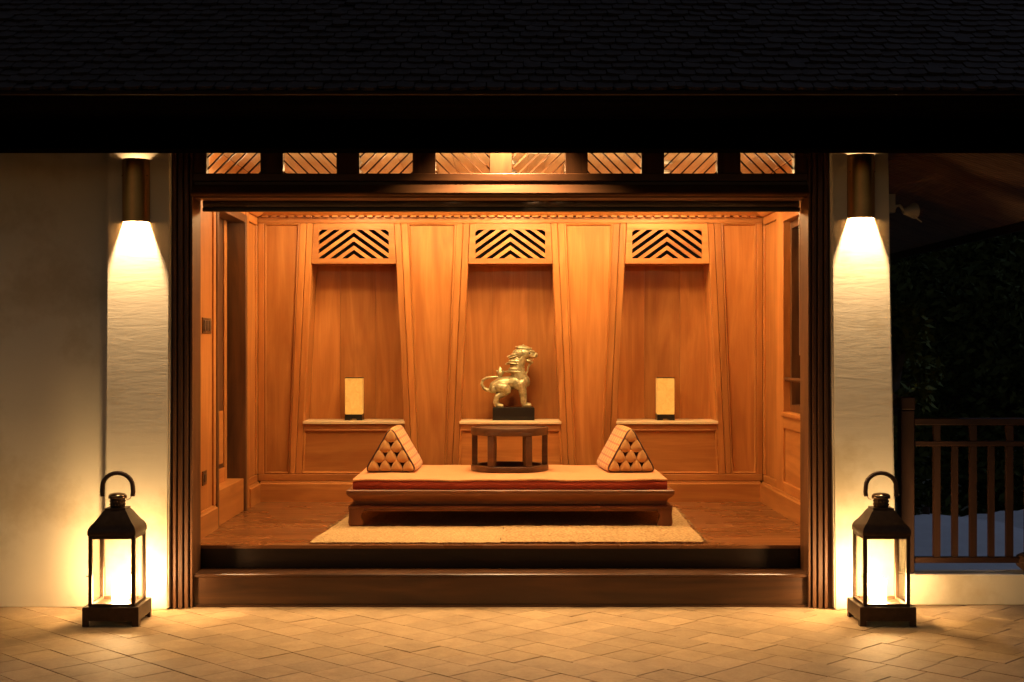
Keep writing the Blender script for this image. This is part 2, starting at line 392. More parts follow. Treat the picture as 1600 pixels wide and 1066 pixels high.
# --- floor of boards
fl = part('floor', B(XL-0.05, XR+0.05, YP+0.03, 10.84, 0.02, ZF-0.02), M['void'], alc)
y = YP; k = 0
while y < YB-0.01:
    wd = 0.112; y1 = min(y+wd-0.0015, YB)
    part('plank', B(XL-0.02, XR+0.02, y, y1, ZF-0.02, ZF, bev=0.001), M['floor'], fl); y += wd
part('riser', B(XL, XR, YP+0.018, YP+0.029, ZS-0.02, ZF-0.021), M['riser'], alc)
# --- back wall
def hw(kind, z):
    zt, zb = 2.459, 0.541
    t = {'in': (0.308, 0.401), 'mid': (0.360, 0.448), 'out': (0.414, 0.494)}[kind]
    return t[1] + (t[0]-t[1])*(z-zb)/(zt-zb)
ZRB, ZRT, ZSH, ZNT = 0.541, 2.459, 0.947, 2.151
NX = (-1.197, 0.0, 1.199)
bw = part('back_wall', B(XL-0.12, XR+0.12, 10.80, 10.86, 0, 3.0), M['dark_x'], alc)
def bead(pts, y, parent, mat, r=0.009):
    """moulding run round the inside of a panel outline"""
    bm = bmesh.new(); c = Vector((sum(p[0] for p in pts)/len(pts), sum(p[1] for p in pts)/len(pts)))
    n = len(pts); P = [Vector(p) for p in pts]
    inn = []
    for i in range(n):
        e0 = (P[i]-P[i-1]).normalized(); e1 = (P[(i+1)%n]-P[i]).normalized()
        n0 = Vector((-e0.y, e0.x)); n1 = Vector((-e1.y, e1.x))
        if n0.dot(c-P[i]) < 0: n0 = -n0
        if n1.dot(c-P[i]) < 0: n1 = -n1
        inn.append(P[i] + (n0+n1)*(1/(1+n0.dot(n1))))
    rings = []
    for d, yy in ((0.0, y), (0.0, y-0.012), (r, y-0.015), (r*2, y)):
        rings.append([bm.verts.new((P[i].x+(inn[i].x-P[i].x)*d, yy, P[i].y+(inn[i].y-P[i].y)*d)) for i in range(n)])
    for a, b in zip(rings, rings[1:]):
        for i in range(n): bm.faces.new((a[i], a[(i+1)%n], b[(i+1)%n], b[i]))
    return part('panel_moulding', bm, mat, parent)
def panel(pts, name='panel', parent=bw, mat='teak_z', y=YB+0.016):
    part(name, PR(pts, y, y+0.02), M[mat], parent)
    bead(pts, y, parent, M[mat])
g = 0.0015
for c in NX:
    for s in (-1, 1):
        for a, b_ in (('in','mid'), ('mid','out')):
            pts = [(c+s*(hw(a,ZRB)+g), ZRB), (c+s*(hw(b_,ZRB)-g), ZRB), (c+s*(hw(b_,ZRT)-g), ZRT), (c+s*(hw(a,ZRT)+g), ZRT)]
            part('stile', PR(pts, YB, YB+0.06, bev=0.004), M['teak_z'], bw)
edges = [(XL+0.046, XL+0.046)] + [(c+s*hw('out',ZRB), c+s*hw('out',ZRT)) for c in NX for s in (-1,1)] + [(XR-0.046, XR-0.046)]
for i in range(0, 8, 2):
    (lb, lt), (rb, rt_) = edges[i], edges[i+1]
    panel([(lb,ZRB),(rb,ZRB),(rt_,ZRT),(lt,ZRT)])
part('corner_stile', B(XL, XL+0.046, YB, YB+0.05, ZRB, ZRT, bev=0.003), M['teak_z'], bw)
part('corner_stile', B(XR-0.046, XR, YB, YB+0.05, ZRB, ZRT, bev=0.003), M['teak_z'], bw)
part('top_rail', B(XL, XR, YB-0.001, YB+0.06, ZRT+g, 2.513, bev=0.003), M['teak_x'], bw)
part('bottom_rail', B(XL, XR, YB-0.001, YB+0.06, 0.489, ZRB-g, bev=0.003), M['teak_x'], bw)
part('skirting', PR([(YB-0.024,ZF),(YB+0.06,ZF),(YB+0.06,0.486),(YB-0.008,0.486),(YB-0.012,0.474),(YB-0.024,0.466)], XL+0.02, XR-0.02, 'yz'), M['teak_x'], bw)
part('frieze', B(XL, XR, YB+0.0, YB+0.06, 2.55, ZCEIL), M['teak_x'], bw)
part('cornice', PR([(YB-0.07,2.565),(YB-0.07,2.545),(YB-0.03,2.515),(YB+0.06,2.515),(YB+0.06,2.548),(YB-0.05,2.548),(YB-0.05,2.565)], XL, XR, 'yz'), M['teak_x'], bw)
bmd = bmesh.new(); box(bmd, -0.022, 0.022, -0.012, 0.012, -0.006, 0.006, bev=0.002); dm = mesh('dentil', bmd, M['teak_x'])
x = XL+0.06
while x < XR-0.05:
    place('dentil', dm, (x, YB-0.026, 2.509), bw); x += 0.0665
# --- niches
for c in NX:
    i0, i1 = hw('in', ZSH), hw('in', ZNT); D = 0.32
    th = 0.012
    bm = bmesh.new()
    for s in (-1, 1):
        a, b_ = c+s*i0, c+s*i1
        vs = [(a,ZSH),(b_,ZNT),(b_+s*th,ZNT),(a+s*th,ZSH)]
        prism(bm, vs, YB+0.062, YB+D)
    box(bm, c-i1-th, c+i1+th, YB+0.03, YB+D, ZNT+0.001, ZNT+0.016)
    nb = part('niche', bm, M['teak_z'], alc)
    # three boards at the back, thin joints between
    for q in range(3):
        x0, x1 = -0.42+0.28*q, -0.42+0.28*(q+1)-0.0015
        part('back_board', B(c+x0, c+x1, YB+D+0.001+0.0015*(q%2), YB+D+0.02, ZSH-0.02, ZNT+0.02), M['teak_z'], nb)
    part('shelf', B(c-i0-0.008, c+i0+0.008, YB-0.012, YB+D, ZSH-0.024, ZSH, bev=0.003), M['shelf'], nb)
    part('apron_rail', B(c-hw('in',0.9)+g, c+hw('in',0.9)-g, YB+0.002, YB+0.05, 0.885, ZSH-0.025, bev=0.003), M['teak_x'], nb)
    z0, z1 = ZRB, 0.884
    panel([(c-hw('in',z0),z0),(c+hw('in',z0),z0),(c+hw('in',z1),z1),(c-hw('in',z1),z1)], 'lower_panel', nb, 'teak_x')
    # header with chevron lattice
    lz0, lz1, lw = 2.190, 2.410, 0.268
    bm = bmesh.new()
    for s in (-1, 1):
        prism(bm, [(c+s*lw,ZNT),(c+s*(hw('in',ZNT)-g),ZNT),(c+s*(hw('in',ZRT)-g),ZRT-g),(c+s*lw,ZRT-g)], YB-0.004, YB+0.03)
    box(bm, c-lw+0.0005, c+lw-0.0005, YB-0.004, YB+0.03, ZNT, lz0); box(bm, c-lw+0.0005, c+lw-0.0005, YB-0.004, YB+0.03, lz1, ZRT-g)
    lat = part('lattice', bm, M['teak_x'], alc)
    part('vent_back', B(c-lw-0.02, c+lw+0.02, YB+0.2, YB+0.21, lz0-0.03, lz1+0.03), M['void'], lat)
    sl, pitch, thk = 0.72, 0.0655, 0.031
    for s in (-1, 1):
        for q in range(-6, 12):
            zc = lz0 + 0.0 + q*pitch + 0.006           # height of the slat foot at the outer edge, rising to the centre
            poly = [(0, zc+sl*lw), (lw, zc), (lw, zc+thk), (0, zc+sl*lw+thk)]
            poly = clip_poly(clip_poly(poly, 0, -1, -lz0), 0, 1, lz1)
            if len(poly) < 3: continue
            ar = 0.5*abs(sum(poly[i][0]*poly[(i+1)%len(poly)][1]-poly[(i+1)%len(poly)][0]*poly[i][1] for i in range(len(poly))))
            if ar < 0.0002: continue
            part('slat', PR([(c+s*px_, pz_) for px_, pz_ in poly], YB, YB+0.024), M['teak_x'], lat)
# --- left side wall with a part-open doorway
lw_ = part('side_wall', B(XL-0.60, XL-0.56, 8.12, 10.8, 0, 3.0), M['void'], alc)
def sbox(name, par, y0, y1, z0, z1, x0, x1, mat, bev=0.003):
    return part(name, B(x0, x1, y0, y1, z0, z1, bev=bev), M[mat], par)
DY0, DY1, DZ0, DZ1 = 8.93, 9.85, 0.565, 2.41
sbox('panel', lw_, 8.13, 8.80, ZF, 2.50, XL-0.05, XL, 'teak_z')
sbox('stile', lw_, 8.802, DY0-0.06, ZF+0.16, 2.50, XL-0.05, XL+0.012, 'teak_z')
sbox('stile', lw_, DY1+0.06, DY1+0.17, ZF, 2.50, XL-0.06, XL+0.012, 'teak_z')
sbox('panel', lw_, DY1+0.172, 10.41, ZRB, 2.44, XL-0.05, XL-0.014, 'teak_z')
sbox('top_rail', lw_, DY1+0.172, 10.43, 2.442, 2.50, XL-0.05, XL, 'teak_y')
sbox('bottom_rail', lw_, DY1+0.172, 10.43, 0.488, ZRB-0.002, XL-0.05, XL, 'teak_y')
sbox('corner_stile', lw_, 10.395, 10.435, ZRB, 2.44, XL-0.05, XL, 'teak_z')
sbox('head_board', lw_, 8.802, DY1+0.17, DZ1+0.06, 2.50, XL-0.045, XL+0.004, 'teak_y')
sbox('frieze', lw_, 8.13, 10.43, 2.502, ZCEIL, XL-0.05, XL, 'teak_y')
for y0, y1 in ((8.13, DY0-0.055), (DY1+0.172, 10.42)):
    part('skirting', PR([(XL-0.04,ZF),(XL+0.024,ZF),(XL+0.024,0.466),(XL+0.012,0.474),(XL+0.008,0.487),(XL-0.04,0.487)], y0, y1), M['teak_y'], lw_)
part('cornice', PR([(XL+0.06,2.555),(XL+0.06,2.535),(XL+0.02,2.503),(XL-0.02,2.503),(XL-0.02,2.555)], 8.13, YB-0.072), M['teak_y'], lw_)
dr = part('doorway', B(XL-0.14, XL+0.02, DY1, DY1+0.058, ZF, DZ1+0.058, bev=0.004), M['dark_z'], alc)      # far jamb
sbox('jamb', dr, DY0-0.058, DY0, ZF, DZ1+0.058, XL-0.14, XL+0.02, 'dark_z')
sbox('door_head', dr, DY0+0.001, DY1-0.001, DZ1, DZ1+0.057, XL-0.14, XL+0.019, 'dark_y')
sbox('door_sill', dr, DY0+0.001, DY1-0.001, ZF, DZ0, XL-0.16, XL+0.004, 'teak_y')
leaf = sbox('door_leaf', dr, DY0-0.04, 9.715, DZ0, DZ1+0.03, XL-0.135, XL-0.10, 'dark_z')
sbox('leaf_stile', leaf, 9.63, 9.713, DZ0+0.001, DZ1, XL-0.0995, XL-0.088, 'teak_z')
sbox('leaf_rail', leaf, DY0, 9.628, DZ0+0.001, DZ0+0.1, XL-0.0995, XL-0.088, 'teak_y')
sbox('lower_panel', leaf, DY0, 9.60, DZ0+0.13, DZ0+0.5, XL-0.0995, XL-0.092, 'teak_y')
# --- right side wall with a window
rw = part('side_wall', B(XR+0.10, XR+0.14, 8.12, 8.66, 0, 3.0), M['dark_z'], alc)
WY0, WY1, WZ0, WZ1 = 8.72, 9.68, 1.055, 2.40
part('outer_board', B(XR+0.10, XR+0.14, 9.75, 10.8, 0, 3.0), M['dark_z'], rw)
part('outer_board', B(XR+0.10, XR+0.14, 8.661, 9.749, 0, WZ0-0.05), M['dark_z'], rw)
part('outer_board', B(XR+0.10, XR+0.14, 8.661, 9.749, WZ1+0.05, 3.0), M['dark_z'], rw)
sbox('stile', rw, 8.13, WY0-0.002, ZF, 2.50, XR, XR+0.09, 'teak_z')
sbox('stile', rw, WY1+0.002, 9.93, ZF, 2.50, XR, XR+0.09, 'teak_z')
sbox('panel', rw, 9.932, 10.41, ZRB, 2.44, XR+0.014, XR+0.09, 'teak_z')
sbox('top_rail', rw, 9.932, 10.43, 2.442, 2.50, XR, XR+0.09, 'teak_y')
sbox('bottom_rail', rw, 9.932, 10.43, 0.488, ZRB-0.002, XR, XR+0.09, 'teak_y')
sbox('corner_stile', rw, 10.395, 10.435, ZRB, 2.44, XR, XR+0.09, 'teak_z')
sbox('lower_panel', rw, WY0, WY1, 0.56, 0.935, XR+0.014, XR+0.09, 'teak_y')
sbox('rail', rw, WY0, WY1, 0.937, WZ0-0.03, XR, XR+0.09, 'teak_y')
sbox('rail', rw, WY0, WY1, 0.488, 0.558, XR, XR+0.09, 'teak_y')
sbox('head_board', rw, WY0, WY1, WZ1+0.002, 2.50, XR, XR+0.09, 'teak_y')
sbox('frieze', rw, 8.13, 10.43, 2.502, ZCEIL, XR, XR+0.09, 'teak_y')
part('skirting', PR([(XR+0.04,ZF),(XR-0.024,ZF),(XR-0.024,0.466),(XR-0.012,0.474),(XR-0.008,0.487),(XR+0.04,0.487)], 8.13, 10.42), M['teak_y'], rw)
part('cornice', PR([(XR-0.06,2.555),(XR-0.06,2.535),(XR-0.02,2.503),(XR+0.02,2.503),(XR+0.02,2.555)], 8.13, YB-0.072), M['teak_y'], rw)
bm = bmesh.new()
box(bm, XR+0.05, XR+0.14, WY1-0.05, WY1, WZ0, WZ1); box(bm, XR+0.05, XR+0.14, WY0, WY0+0.05, WZ0, WZ1)
box(bm, XR+0.05, XR+0.14, WY0+0.05, WY1-0.05, WZ0, WZ0+0.05); box(bm, XR+0.05, XR+0.14, WY0+0.05, WY1-0.05, WZ1-0.05, WZ1)
win = part('window', bm, M['dark_z'], alc)
sbox('sill', win, WY0-0.02, WY1+0.02, WZ0-0.03, WZ0-0.002, XR-0.014, XR+0.10, 'teak_y')
bm = bmesh.new(); xa, xb = XR+0.075, XR+0.105
ya, yb = 8.80, 9.42
box(bm, xa, xb, yb-0.06, yb, WZ0+0.055, WZ1-0.055); box(bm, xa, xb, ya, ya+0.06, WZ0+0.055, WZ1-0.055)
box(bm, xa, xb, ya+0.061, yb-0.061, WZ0+0.055, WZ0+0.15); box(bm, xa, xb, ya+0.061, yb-0.061, WZ1-0.12, WZ1-0.055)
part('sash', bm, M['teak_z'], win)
part('pane', B(XR+0.112, XR+0.116, WY0+0.05, WY1-0.05, WZ0+0.05, WZ1-0.05), M['glass'], win)
bm = bmesh.new(); tube(bm, [(XR+0.02, WY0, 1.285), (XR+0.02, WY1, 1.285)], 0.014, 10); part('window_bar', bm, M['dark_y'], win)
# --- ceiling of boards above the cornice
cl = part('ceiling', B(XL-0.1, XR+0.1, 7.98, 10.8, ZCEIL+0.02, ZCEIL+0.05), M['void'], alc)
x = XL
while x < XR-0.01:
    x1 = min(x+0.128, XR); part('plank', B(x, x1-0.002, 7.99, YB+0.06, ZCEIL, ZCEIL+0.019, bev=0.002), M['ceil'], cl); x += 0.128
part('air_grille', B(0.10, 0.36, 8.75, 9.05, ZCEIL-0.006, ZCEIL-0.001), M['void'], cl)
for q in range(7): part('grille_fin', B(0.10, 0.36, 8.76+q*0.041, 8.775+q*0.041, ZCEIL-0.014, ZCEIL-0.0065), M['white_metal'], cl)
part('access_panel', B(-0.42, -0.14, 8.7, 8.86, ZCEIL-0.012, ZCEIL-0.001, bev=0.002), M['canvas'], cl)

# ================================================================== TIMBER DOOR SURROUND WITH TRANSOM
fr = thing('timber_portal', 'dark fluted timber portal with a row of transom lights round the alcove opening', 'door frame', (-0.07, YG, 0))
ILX, IRX = -1.852, 1.714
def jamb(xi, s):
    # xi inner edge, s = outward direction; strips of different depth form the flutes
    prof = [(0.0,0.014,7.905), (0.0145,0.022,7.925), (0.0225,0.045,7.893), (0.0455,0.052,7.918), (0.0525,0.078,7.880), (0.0785,0.086,7.905), (0.0865,0.104,7.868), (0.1045,0.16,7.90)]
    bm = bmesh.new(); x0, x1 = sorted((xi+s*0.001, xi+s*0.16)); box(bm, x0, x1, 7.93, 8.125, 0, 2.95)
    j = part('jamb', bm, M['dark_z'], fr)
    for a, b_, yy in prof:
        x0, x1 = sorted((xi+s*a, xi+s*b_))
        part('flute_strip', B(x0, x1, yy, 7.9295, 0, 2.95, bev=0.0025), M['dark_z'], j)
jamb(ILX, -1); jamb(IRX, 1)
PZ0 = PZ(272, 7.95)
part('lintel', B(ILX+0.001, IRX-0.001, 7.93, 8.08, 2.375, PZ0-0.046, bev=0.003), M['dark_x'], fr)
ledge = part('ledge', PR([(7.860,2.398),(7.862,2.388),(7.872,2.384),(7.928,2.384),(7.928,2.450),(7.910,2.450)], ILX+0.001, IRX-0.001, 'yz'), M['ledge'], fr)
part('transom_rail', B(ILX+0.001, IRX-0.001, 7.915, 8.0, PZ0-0.045, PZ0-0.001, bev=0.003), M['dark_x'], fr)
part('head', B(ILX+0.001, IRX-0.001, 7.935, 8.05, 2.742, 2.95, bev=0.003), M['dark_x'], fr)
panes = [(324,408),(443,526.5),(562,645),(681,765),(800,883),(918,1002),(1037,1120),(1156,1240)]
xs = [(PX(a,7.95), PX(b_,7.95)) for a, b_ in panes]
prev = ILX+0.001
for i, (x0, x1) in enumerate(xs + [(IRX-0.001, None)]):
    part('mullion', B(prev, x0, 7.925, 8.0, PZ0, 2.741, bev=0.003), M['dark_z'], fr); prev = x1
for i, (x0, x1) in enumerate(xs):
    pn = part('transom_pane', B(x0, x1, 7.975, 7.979, PZ0, 2.741), M['glass'], fr)
    h = 2.741-PZ0; wv = x1-x0; s = 1 if i % 2 == 0 else -1
    for q in range(-6, 8):
        x = q*0.0655 + 0.025; t = 0.0055
        poly = [(x-t, -0.01), (x+t, -0.01), (x+t+h+0.02, h+0.01), (x-t+h+0.02, h+0.01)]
        poly = clip_poly(clip_poly(clip_poly(clip_poly(poly, 1,0,wv), -1,0,0), 0,1,h), 0,-1,0)
        if len(poly) < 3: continue
        pts = [((x0+a) if s > 0 else (x1-a), PZ0+b_) for a, b_ in poly]
        part('diagonal_bar', PR(pts, 7.955, 7.972), M['dark_x'], pn)
# ------------------------------------------------------------------ steps
st = thing('timber_step', 'broad polished timber step in front of the alcove floor', 'step', (-0.07, YG, 0))
part('step_riser', B(ILX+0.002, IRX+0.02, YG+0.018, YG+0.05, 0, ZS-0.022), M['step'], st)
part('tread', B(ILX+0.002, IRX+0.02, YG, YP+0.0175, ZS-0.0215, ZS, bev=0.005), M['step'], st)
part('foot_fillet', B(ILX+0.004, IRX+0.018, YG+0.004, YG+0.0175, 0.0, 0.012), M['step'], st)

# ------------------------------------------------------------------ rolled blind
bl = thing('rolled_blind', 'dark rolled blind hanging under the lintel with a bead chain', 'blind', (-0.03, 8.2, 2.42))
bx0, bx1 = PX(317, 8.2), PX(1250, 8.2)
bm = bmesh.new(); box(bm, bx0+0.005, bx1-0.012, 8.17, 8.23, 2.395, 2.44)
box(bm, bx0+0.005, bx1-0.012, 8.165, 8.1695, 2.395, 2.465); part('head_rail', bm, M['black'], bl)
bm = bmesh.new(); tube(bm, [(bx0+0.004, 8.2, 2.372), (bx1-0.01, 8.2, 2.372)], 0.026, 14); part('fabric_roll', bm, M['blind'], bl, auto=True)
part('bottom_bar', B(bx0, bx1, 8.185, 8.215, 2.322, 2.350, bev=0.005), M['black'], bl)
bm = bmesh.new(); xc = PX(1251, 8.2)
for dx in (-0.008, 0.008):
    tube(bm, [(xc+dx, 8.2, 2.40), (xc+dx*1.2+0.002, 8.2, 2.0), (xc+dx*0.8, 8.2, 1.46)], 0.0028, 6)
part('bead_chain', bm, M['steel'], bl)

# ================================================================== PORCH ROOF
rf = thing('porch_roof', 'dark shingled porch roof with deep black eave beam over the alcove', 'roof', (0, 7.4, 2.6))
EY, EZ = 6.60, PZ(141, 6.60)
part('fascia', B(-4.6, 4.8, EY, EY+0.03, PZ(147.5, EY), EZ, bev=0.003), M['fascia'], rf)
part('eave_beam', B(-4.6, 4.8, 7.36, 7.52, PZ(233, 7.36), 3.0, bev=0.004), M['shade_black_wood'], rf)
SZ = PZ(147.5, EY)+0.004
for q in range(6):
    part('soffit_board', B(-4.6, 4.8, EY+0.032+q*0.121, EY+0.032+q*0.121+0.118, SZ, SZ+0.018), M['shade_black_wood'], rf)
part('porch_ceiling', B(-4.6, 4.8, 7.522, 7.99, 2.96, 3.0), M['shade_black_wood'], rf)
pitch = R(35); cp, sp = math.cos(pitch), math.sin(pitch)
part('roof_deck', PR([(EY+0.02, EZ+0.002), (EY+0.02+2.2*cp, EZ+0.002+2.2*sp), (EY+0.02+2.2*cp, EZ-0.05+2.2*sp), (EY+0.10, EZ-0.02)], -4.6, 4.8, 'yz'), M['shade_black_wood'], rf)
TW, EXP, TL = 0.088, 0.079, 0.115
bmr = bmesh.new()
pts = [(-TW/2+0.002, TL), (TW/2-0.002, TL)] + [((TW/2-0.002)*math.cos(a), 0.018-0.018*math.sin(a)) for a in [R(d) for d in (0, 35, 65, 90, 115, 145, 180)]]
prism(bmr, pts, 0, 0.014, 'xy')
sh_me = mesh('shingle', bmr, M['roof_tile'])
sh_stuff = bmesh.new(); rs = random.Random(5)
cand = []
for j in range(0, 26):
    d = -0.03 + j*EXP
    for i in range(-54, 56):
        x = (i + (0.36*j) % 1.0)*TW
        if not (-4.55 < x < 4.75): continue
        cand.append((j, x, d))
def on_screen(x, d):
    yy, zz = EY+0.02+d*cp, EZ+d*sp
    return -20 < VX+(x-CX)*F/yy < 1620 and VY-(zz-CZ)*F/yy > -5
nsh = 0
tilt = pitch - R(7)
for j, x, d in cand:
    loc = Vector((x, EY+0.02+d*cp, EZ+0.016+d*sp + rs.gauss(0, 0.0025)))
    rot = (tilt + rs.gauss(0, 0.025), rs.gauss(0, 0.03), rs.gauss(0, 0.03))
    if nsh < 300 and on_screen(x, d):
        place('shingle', sh_me, loc, rf, rot); nsh += 1
    else:
        mt = Matrix.Translation(loc) @ Matrix.Rotation(rot[2], 4, 'Z') @ Matrix.Rotation(rot[1], 4, 'Y') @ Matrix.Rotation(rot[0], 4, 'X')
        A = [sh_stuff.verts.new(mt @ Vector((p[0], p[1], 0.014))) for p in pts]; Bv = [sh_stuff.verts.new(mt @ Vector((p[0], p[1], 0))) for p in pts]
        sh_stuff.faces.new(A)
        for q in range(1, len(pts)-1 if False else len(pts)):
            sh_stuff.faces.new((A[q], Bv[q], Bv[(q+1)%len(pts)], A[(q+1)%len(pts)]))
part('shingle_field', sh_stuff, M['roof_tile'], rf, kind='stuff')
# lower side eave seen beyond the right column
se = thing('side_eave', 'dim slatted underside of a side eave beyond the column and railing', 'eave', (3.4, 9.0, 2.4))
KX, KZ, S = 3.66, 2.41, 0.34                # eave line X, Z, slope
def zs(x): return KZ + S*(KX-x)
bm = bmesh.new(); y = 8.0
while y < 13.6:
    prism(bm, [(2.16, zs(2.16)), (KX, zs(KX)), (KX, zs(KX)+0.02), (2.16, zs(2.16)+0.02)], y, y+0.036); y += 0.052
part('soffit_slats', bm, M['soffit'], se, kind='stuff')
part('eave_deck', PR([(2.16, zs(2.16)+0.05), (KX+0.04, zs(KX)+0.05), (KX+0.04, zs(KX)+0.09), (2.16, zs(2.16)+0.09)], 7.99, 13.7), M['shade_black_wood'], se)
part('eave_fascia', B(KX+0.002, KX+0.03, 7.99, 13.7, KZ-0.06, KZ+0.045), M['fascia'], se)

# ================================================================== LIGHT FITTINGS
def downlight(loc, label, power, col, size, rot=(0,0,0), spot=R(130), blend=0.6, group='recessed downlights in the alcove ceiling'):
    t = thing('recessed_downlight', label, 'downlight', loc, group)
    x, y, z = loc
    bm = bmesh.new(); lathe(bm, [(0.032,0),(0.045,-0.004),(0.046,0.0),(0.046,0.012),(0.032,0.012)], loc, 20, cap=False); part('trim_ring', bm, M['white_metal'], t, auto=True)
    bm = bmesh.new(); lathe(bm, [(0.001,0.008),(0.0315,0.008)], loc, 20, cap=False); part('lens', bm, M['lens'], t)
    l = light('bulb', 'SPOT', (x, y, z-0.008), power, col, t, size, spot_size=spot, spot_blend=blend); l.rotation_euler = rot
    return t
for c, nm in zip(NX, ('wall-washing downlight over the niche by the doorway', 'wall-washing downlight over the lion statue', 'wall-washing downlight over the niche by the window')):
    downlight((c*0.94, 9.97, ZCEIL-0.013), nm, P_WASH*(1.12 if c == 0 else 0.8), C_ROOM, 0.19, spot=R(178), blend=0.1)
    downlight((c*0.9, 9.48, ZCEIL-0.013), nm.replace('wall-washing', 'second-row'), P_WASH*(1.25 if c == 0 else 0.8), C_ROOM, 0.17, spot=R(165), blend=0.3)
for c, nm in zip((-1.2, 0.0, 1.2), ('front downlight above the doorway side of the daybed', 'front downlight above the middle of the daybed', 'front downlight above the window side of the daybed')):
    downlight((c, 8.72, ZCEIL-0.013), nm, P_FRONT, C_ROOM, 0.07, spot=R(92), blend=0.7)
downlight((PX(792, 7.8), 7.815, 2.95), 'porch spotlight can above the middle of the portal ledge', P_PORCH, C_SCONCE, 0.03, spot=R(112), blend=1.0, group='porch downlight')
bm = B(XL+0.1, XR-0.1, YB-0.04, YB-0.02, 2.549, 2.556)
tag(part('light_strip', bm, M['cove']), 'glowing strip light lying in the cornice above the niches', 'strip light', 'hidden strip lights')
bm = B(ILX+0.1, IRX-0.1, 8.19, 8.21, 2.441, 2.444)  # unseen strip added to brighten the ceiling behind the transom
tag(part('light_strip', bm, M['fill_strip']), 'added glowing strip on the blind head rail that brightens the ceiling behind the transom panes', 'strip light', 'hidden strip lights')

def sconce(px, yb, yt, label):
    y = YC; x = PX(px, y); z0, z1 = PZ(yb, y-0.07), PZ(yt, y-0.07)
    t = thing('wall_sconce', label, 'sconce', (x, YC, z0), 'half-round sconces on the columns')
    r = 0.079; h = z1-z0; n = 28
    def half(bm, prof):
        rings = [[bm.verts.new((x+q*math.cos(math.pi+math.pi*i/n), y+0.002+q*math.sin(math.pi+math.pi*i/n), z0+z)) for i in range(n+1)] for q, z in prof]
        for a, b_ in zip(rings, rings[1:]):
            for i in range(n): bm.faces.new((a[i], a[i+1], b_[i+1], b_[i]))
    bm = bmesh.new(); half(bm, [(r-0.004, 0.0), (r, 0.0), (r, h), (r-0.004, h)]); part('shade', bm, M['sconce'], t, auto=True)
    bm = bmesh.new(); half(bm, [(r-0.005, 0.001), (r-0.005, h-0.001)]); part('reflector', bm, M['sconce_in'], t, smooth=True)
    bm = bmesh.new(); lathe(bm, [(0.014, 0.232), (0.019, 0.24), (0.019, 0.29), (0.012, 0.30)], (x, y-0.042, z0), 16); part('lamp_holder', bm, M['lantern'], t, auto=True)
    part('cross_bar', B(x-r+0.006, x+r-0.006, y-0.036, y+0.001, z0+0.262, z0+0.268), M['lantern'], t)
    light('bulb', 'SPOT', (x, y-0.042, z0+0.215), P_SCONCE, C_SCONCE, t, 0.018, spot_size=R(172), spot_blend=0.2)
    light('uplight', 'SPOT', (x, y-0.042, z0+0.31), P_SCONCE*0.004, C_SCONCE, t, 0.012, spot_size=R(150), spot_blend=0.5).rotation_euler = (math.pi, 0, 0)
sconce(213, 346, 247, 'bronze half-round sconce on the column beside the plaster wall')
sconce(1345, 340, 240, 'bronze half-round sconce on the column beside the railing')

